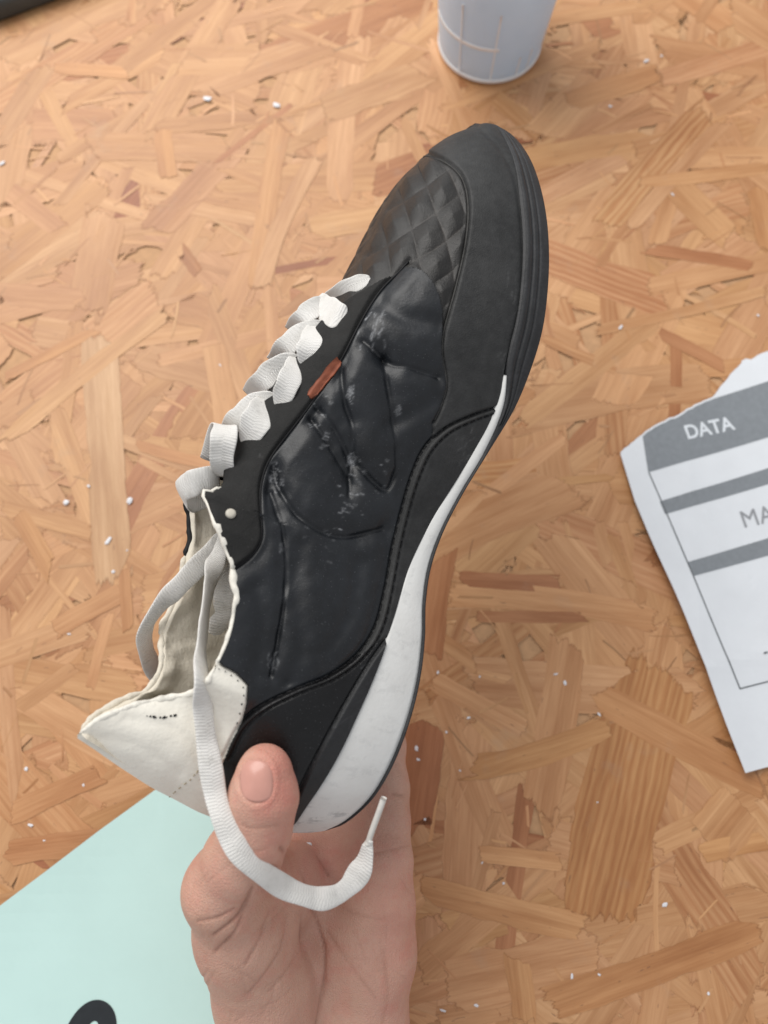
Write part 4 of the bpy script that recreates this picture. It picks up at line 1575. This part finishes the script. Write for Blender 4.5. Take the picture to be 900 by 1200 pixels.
text('lettering', 'DATA', 829, 502.5, 16.5, (40, -9), white_m, paper, lift_p, 0.026, 0.95)
text('lettering', 'MA', 886, 605.5, 20, (40, -9), txt_m, paper, lift_p, 0.0, 1.0)

mint_m = plain('mint_card', (0.55, 0.76, 0.72), 0.6, 0.3, 0.02, 30, 0.08)
ma, mb = T(0, 1062)[:2], T(250, 872)[:2]
md = (mb - ma) / np.linalg.norm(mb - ma)
mn = np.array([md[1], -md[0]])


def lift_m(x, y):
    u = (x - ma[0]) * md[0] + (y - ma[1]) * md[1]
    s = (x - ma[0]) * mn[0] + (y - ma[1]) * mn[1]
    return 0.0010 + 0.0028 * np.exp(-np.maximum(s, 0) / 0.02) * (0.5 + 0.5 * np.sin(u * 26 + 1)) + 0.0015 * (1 + np.sin(u * 18 + s * 9 + 0.6))


mint = sheet('mint_card', [(-140, 1168), (-60, 1108), (0, 1063), (60, 1018), (120, 972), (176, 931), (255, 872), (300, 838), (332, 930), (365, 1060), (400, 1200), (430, 1330), (-100, 1500), (-230, 1400)], lift_m, mint_m, 0.0004, None, 9)
tag(mint, 'pale mint green card lying on the board under the hand', 'card')
text('lettering', '0', 106, 1219, 84, (40, 16), plain('dark_marker', (0.018, 0.022, 0.026), 0.6), mint, lift_m, 0.045, 0.95)

# ================================================================== CUP
cup_c = T(573, 52)
cup_c[2] = 0.0
cup = empty('cup', cup_c, 'translucent bluish plastic cup standing at the top of the board', 'cup')


def cup_m():
    m = N('translucent_plastic')
    co = m.coord()
    n1 = m.noise(co, 60, 3, 0.5)
    m.set(Base_Color=m.ramp(n1, [(0.3, (0.60, 0.755, 0.92)), (0.7, (0.64, 0.79, 0.95))]), Roughness=0.38, Specular_IOR_Level=0.5)
    m.p.inputs['Transmission Weight'].default_value = 0.15
    m.p.inputs['Subsurface Weight'].default_value = 0.25
    m.p.inputs['Subsurface Scale'].default_value = 0.01
    m.p.inputs['Subsurface Radius'].default_value = (1, 1, 1)
    m.p.inputs['IOR'].default_value = 1.3
    return m.m


CM = cup_m()
CW = plain('frosted_white_plastic', (0.80, 0.82, 0.84), 0.5, 0.4, 0.03)


def lathe(prof, n=72, a0=0, a1=2 * math.pi):
    full = abs(a1 - a0 - 2 * math.pi) < 1e-6
    an_ = np.linspace(a0, a1, n, endpoint=not full)
    V = np.array([[(r * math.cos(t), r * math.sin(t), z) for t in an_] for r, z in prof])
    return V.reshape(-1, 3) + cup_c, grid_faces(len(prof), n, closed=full)


R0 = 0.0355


def cr(z):
    return R0 + 0.085 * z


prof = [(0.001, 0.0035), (R0 - 0.007, 0.0035), (R0 - 0.005, 0.001), (R0 - 0.0025, 0.0006), (R0 - 0.0004, 0.0025)] + [(cr(z), z) for z in np.linspace(0.006, 0.115, 14)] + \
       [(cr(.115) + .002, .1165), (cr(.115) + .002, .119), (cr(.115), .120)] + [(cr(z) - 0.0016, z) for z in np.linspace(0.118, 0.006, 10)] + [(0.001, 0.0052)]
v, f = lathe(prof)
mesh('wall', v, f, CM, cup)
v, f = lathe([(R0 - .003, 0.0004), (R0 + 0.0006, 0.0022), (R0 + .0011, 0.0042), (R0 + 0.0003, 0.006), (R0 - 0.002, .006)])
mesh('base_ring', v, f, CW, cup)
v, f = lathe([(cr(z) + d, z) for z, d in ((.0300, -.0005), (.0304, .0003), (.0330, .0003), (.0334, -.0005))], 30, math.radians(188), math.radians(272))
mesh('raised_band', v, f, CW, cup)
for adeg, z1_, z0_ in ((232, .06, .006), (268, .06, .006), (297, .022, .005), (311, .024, .006)):
    t = math.radians(adeg)
    zz = np.linspace(z0_, z1_, 8)
    path = np.array([[(cr(z) + 0.0002) * math.cos(t), (cr(z) + 0.0002) * math.sin(t), z] for z in zz]) + cup_c
    v, f = tube(path, 0.0006, 8)
    mesh('rib', v, f, CW, cup)

# ================================================================== DARK TEAL CASE in the far corner
cc = T(-62, -52)
ang = math.atan2(*(T(75, 0) - T(0, 28))[1::-1][:2]) if False else math.atan2((T(75, 0) - T(0, 28))[1], (T(75, 0) - T(0, 28))[0])


def slab(w, d, h, rr, zb_):
    prof = []
    n = 40
    an_ = np.linspace(0, 2 * np.pi, n, endpoint=False)
    sx = np.sign(np.cos(an_)) * np.abs(np.cos(an_)) ** 0.28 * w / 2
    sy = np.sign(np.sin(an_)) * np.abs(np.sin(an_)) ** 0.28 * d / 2
    lv = [(0.02, 0), (0.94, 0), (1.0, 0.25), (1.0, 0.7), (0.975, 0.92), (0.94, 1.0), (0.02, 1.0)]
    V = np.array([[(sx[k] * s, sy[k] * s, zb_ + h * q) for k in range(n)] for s, q in lv])
    return V.reshape(-1, 3), grid_faces(len(lv), n, closed=True)


case = empty('case', (cc[0], cc[1], 0), 'dark teal and grey case at the far left corner, mostly out of view', 'case')
case.rotation_euler = (0, 0, ang)
bpy.context.view_layer.update()
Rz = np.array([[math.cos(ang), -math.sin(ang), 0], [math.sin(ang), math.cos(ang), 0], [0, 0, 1]])
case_c = T(0, 29)[:2] + (Rz @ np.array([0.02, 0.0475, 0]))[:2]
case.location = (case_c[0], case_c[1], 0)
for nm, args, mt in (('body', (0.20, 0.095, 0.016, .01, 0.0002), plain('dark_grey_shell', (0.060, 0.066, 0.064), 0.6)),
                     ('lid', (0.175, 0.068, 0.008, .01, 0.0150), plain('teal_shell', (0.10, 0.24, 0.26), 0.5))):
    v, f = slab(*args)
    o = mesh(nm, v, f, mt, None)
    o.parent = case

# ================================================================== WHITE CRUMBS on the board
crumb_m = plain('white_foam_crumb', (0.78, 0.78, 0.80), 0.6, 0.4, 0.05, 400, 0.2)
CRUMB = [(324, 124, 7), (243, 116, 7), (3, 192, 5), (757, 72, 6), (715, 125, 5), (727, 384, 5), (258, 428, 3), (104, 570, 5), (152, 587, 8), (78, 589, 7), (127, 634, 7),
         (149, 645, 3), (133, 670, 5), (81, 743, 3), (651, 790, 4), (662, 800, 4), (549, 841, 4), (523, 858, 3), (702, 837, 3), (488, 877, 5), (490, 890, 3), (539, 903, 3),
         (498, 960, 3), (565, 1011, 3), (779, 1060, 5), (670, 1144, 4), (702, 1142, 3), (830, 1164, 4), (519, 1184, 5), (558, 1178, 4), (31, 901, 5), (36, 967, 4), (98, 920, 3),
         (52, 985, 3), (788, 228, 3), (888, 370, 4), (775, 66, 3), (513, 788, 3), (562, 793, 3), (590, 1035, 3), (700, 940, 2.5)]
CLAB = ['white crumb at upper left, the one nearest the shoe toe', 'white crumb at upper left, just left of the one nearest the shoe toe', 'white crumb at the very left edge of the board, level with the shoe toe',
        'larger of two white crumbs right of the cup', 'white crumb below right of the cup, level with the tip of the shoe', 'white crumb between the black forefoot sole and the torn form',
        'tiny white crumb left of the crossed laces', 'uppermost white crumb of the cluster left of the shoe opening', 'largest white crumb of the cluster left of the shoe opening',
        'leftmost white crumb of the cluster left of the shoe opening', 'white crumb in the middle of the cluster left of the shoe opening', 'smallest white crumb of the cluster left of the shoe opening',
        'lowest white crumb of the cluster left of the shoe opening', 'tiny white crumb between the cluster by the opening and the heel tab', 'left one of a close pair of white crumbs below left of the form',
        'right one of a close pair of white crumbs below left of the form', 'white crumb right of the heel, below the upper row of small crumbs', 'small white crumb right of the white midsole, left of its neighbour',
        'white crumb at the upper left corner of the ribbed brown strand', 'larger of two white crumbs on the dark red strand by the heel', 'smaller of two white crumbs on the dark red strand by the heel',
        'white crumb just right of the dark red strand', 'white crumb just right of the hand, below the heel', 'white crumb between the hand and the foot of the ribbed strand', 'white crumb right of the lower end of the ribbed brown strand',
        'left one of two white crumbs low on the board below the ribbed strand', 'right one of two white crumbs low on the board below the ribbed strand', 'white crumb nearest the bottom right corner',
        'bottommost white crumb right of the wrist, next to the hand', 'bottom white crumb right of the wrist, the second from the hand', 'white crumb left of the heel tab, above the mint card', 'white crumb at the left edge just above the mint card edge',
        'tiny white crumb directly below the tip of the heel tab', 'lowest tiny white crumb at the left, touching the mint card edge', 'tiny white crumb on the pale strands right of the shoe toe', 'white crumb at the right edge just above the torn form',
        'smaller of two white crumbs right of the cup', 'left one of the upper row of two crumbs right of the midsole', 'right one of the upper row of two crumbs right of the midsole', 'small white crumb below the foot of the ribbed strand, towards the hand',
        'tiny white crumb lying on the ribbed brown strand']
cmesh = []
for k in range(5):
    r = np.random.default_rng(70 + k)
    n1, n2 = 6, 9
    th = np.linspace(0.05, np.pi - 0.05, n1)
    ph = np.linspace(0, 2 * np.pi, n2, endpoint=False)
    v = []
    for a in th:
        for b in ph:
            q = 1 + r.normal(0, 0.22)
            v.append((q * math.sin(a) * math.cos(b) * 1.25, q * math.sin(a) * math.sin(b) * 0.8, 0.55 * (math.cos(a) + 0.9)))
    f = grid_faces(n1, n2, closed=True, flip=False).tolist() + [list(range(n2))[::-1], [(n1 - 1) * n2 + j for j in range(n2)]]
    me = bpy.data.meshes.new('crumb')
    me.from_pydata(v, [], f)
    me.materials.append(crumb_m)
    cmesh.append(me)
for k, (x, y, s) in enumerate(CRUMB):
    o = bpy.data.objects.new('crumb', cmesh[k % 5])
    COL.objects.link(o)
    p = T(x, y)
    sc_ = s * 0.5 * ((p - CAM) @ FWD) / F
    o.location = (p[0], p[1], 0.0001)
    o.scale = (sc_ * random.uniform(.6, 1.3), sc_ * random.uniform(.6, 1.1), sc_ * random.uniform(.3, .7))
    o.rotation_euler = (0, 0, random.uniform(0, 6.28))
    tag(o, CLAB[k], 'crumb', 'white crumbs scattered on the board')
# one crumb caught in the palm
p, nn = HV[np.argmin((hx - 359) ** 2 + (hy - 991) ** 2 + np.where((HN @ FWD) < 0, 0, 1e6))], None
o = bpy.data.objects.new('crumb', cmesh[1])
COL.objects.link(o)
o.location = p
o.scale = (0.0011,) * 3
tag(o, 'white crumb resting in the palm under the shoe heel', 'crumb')
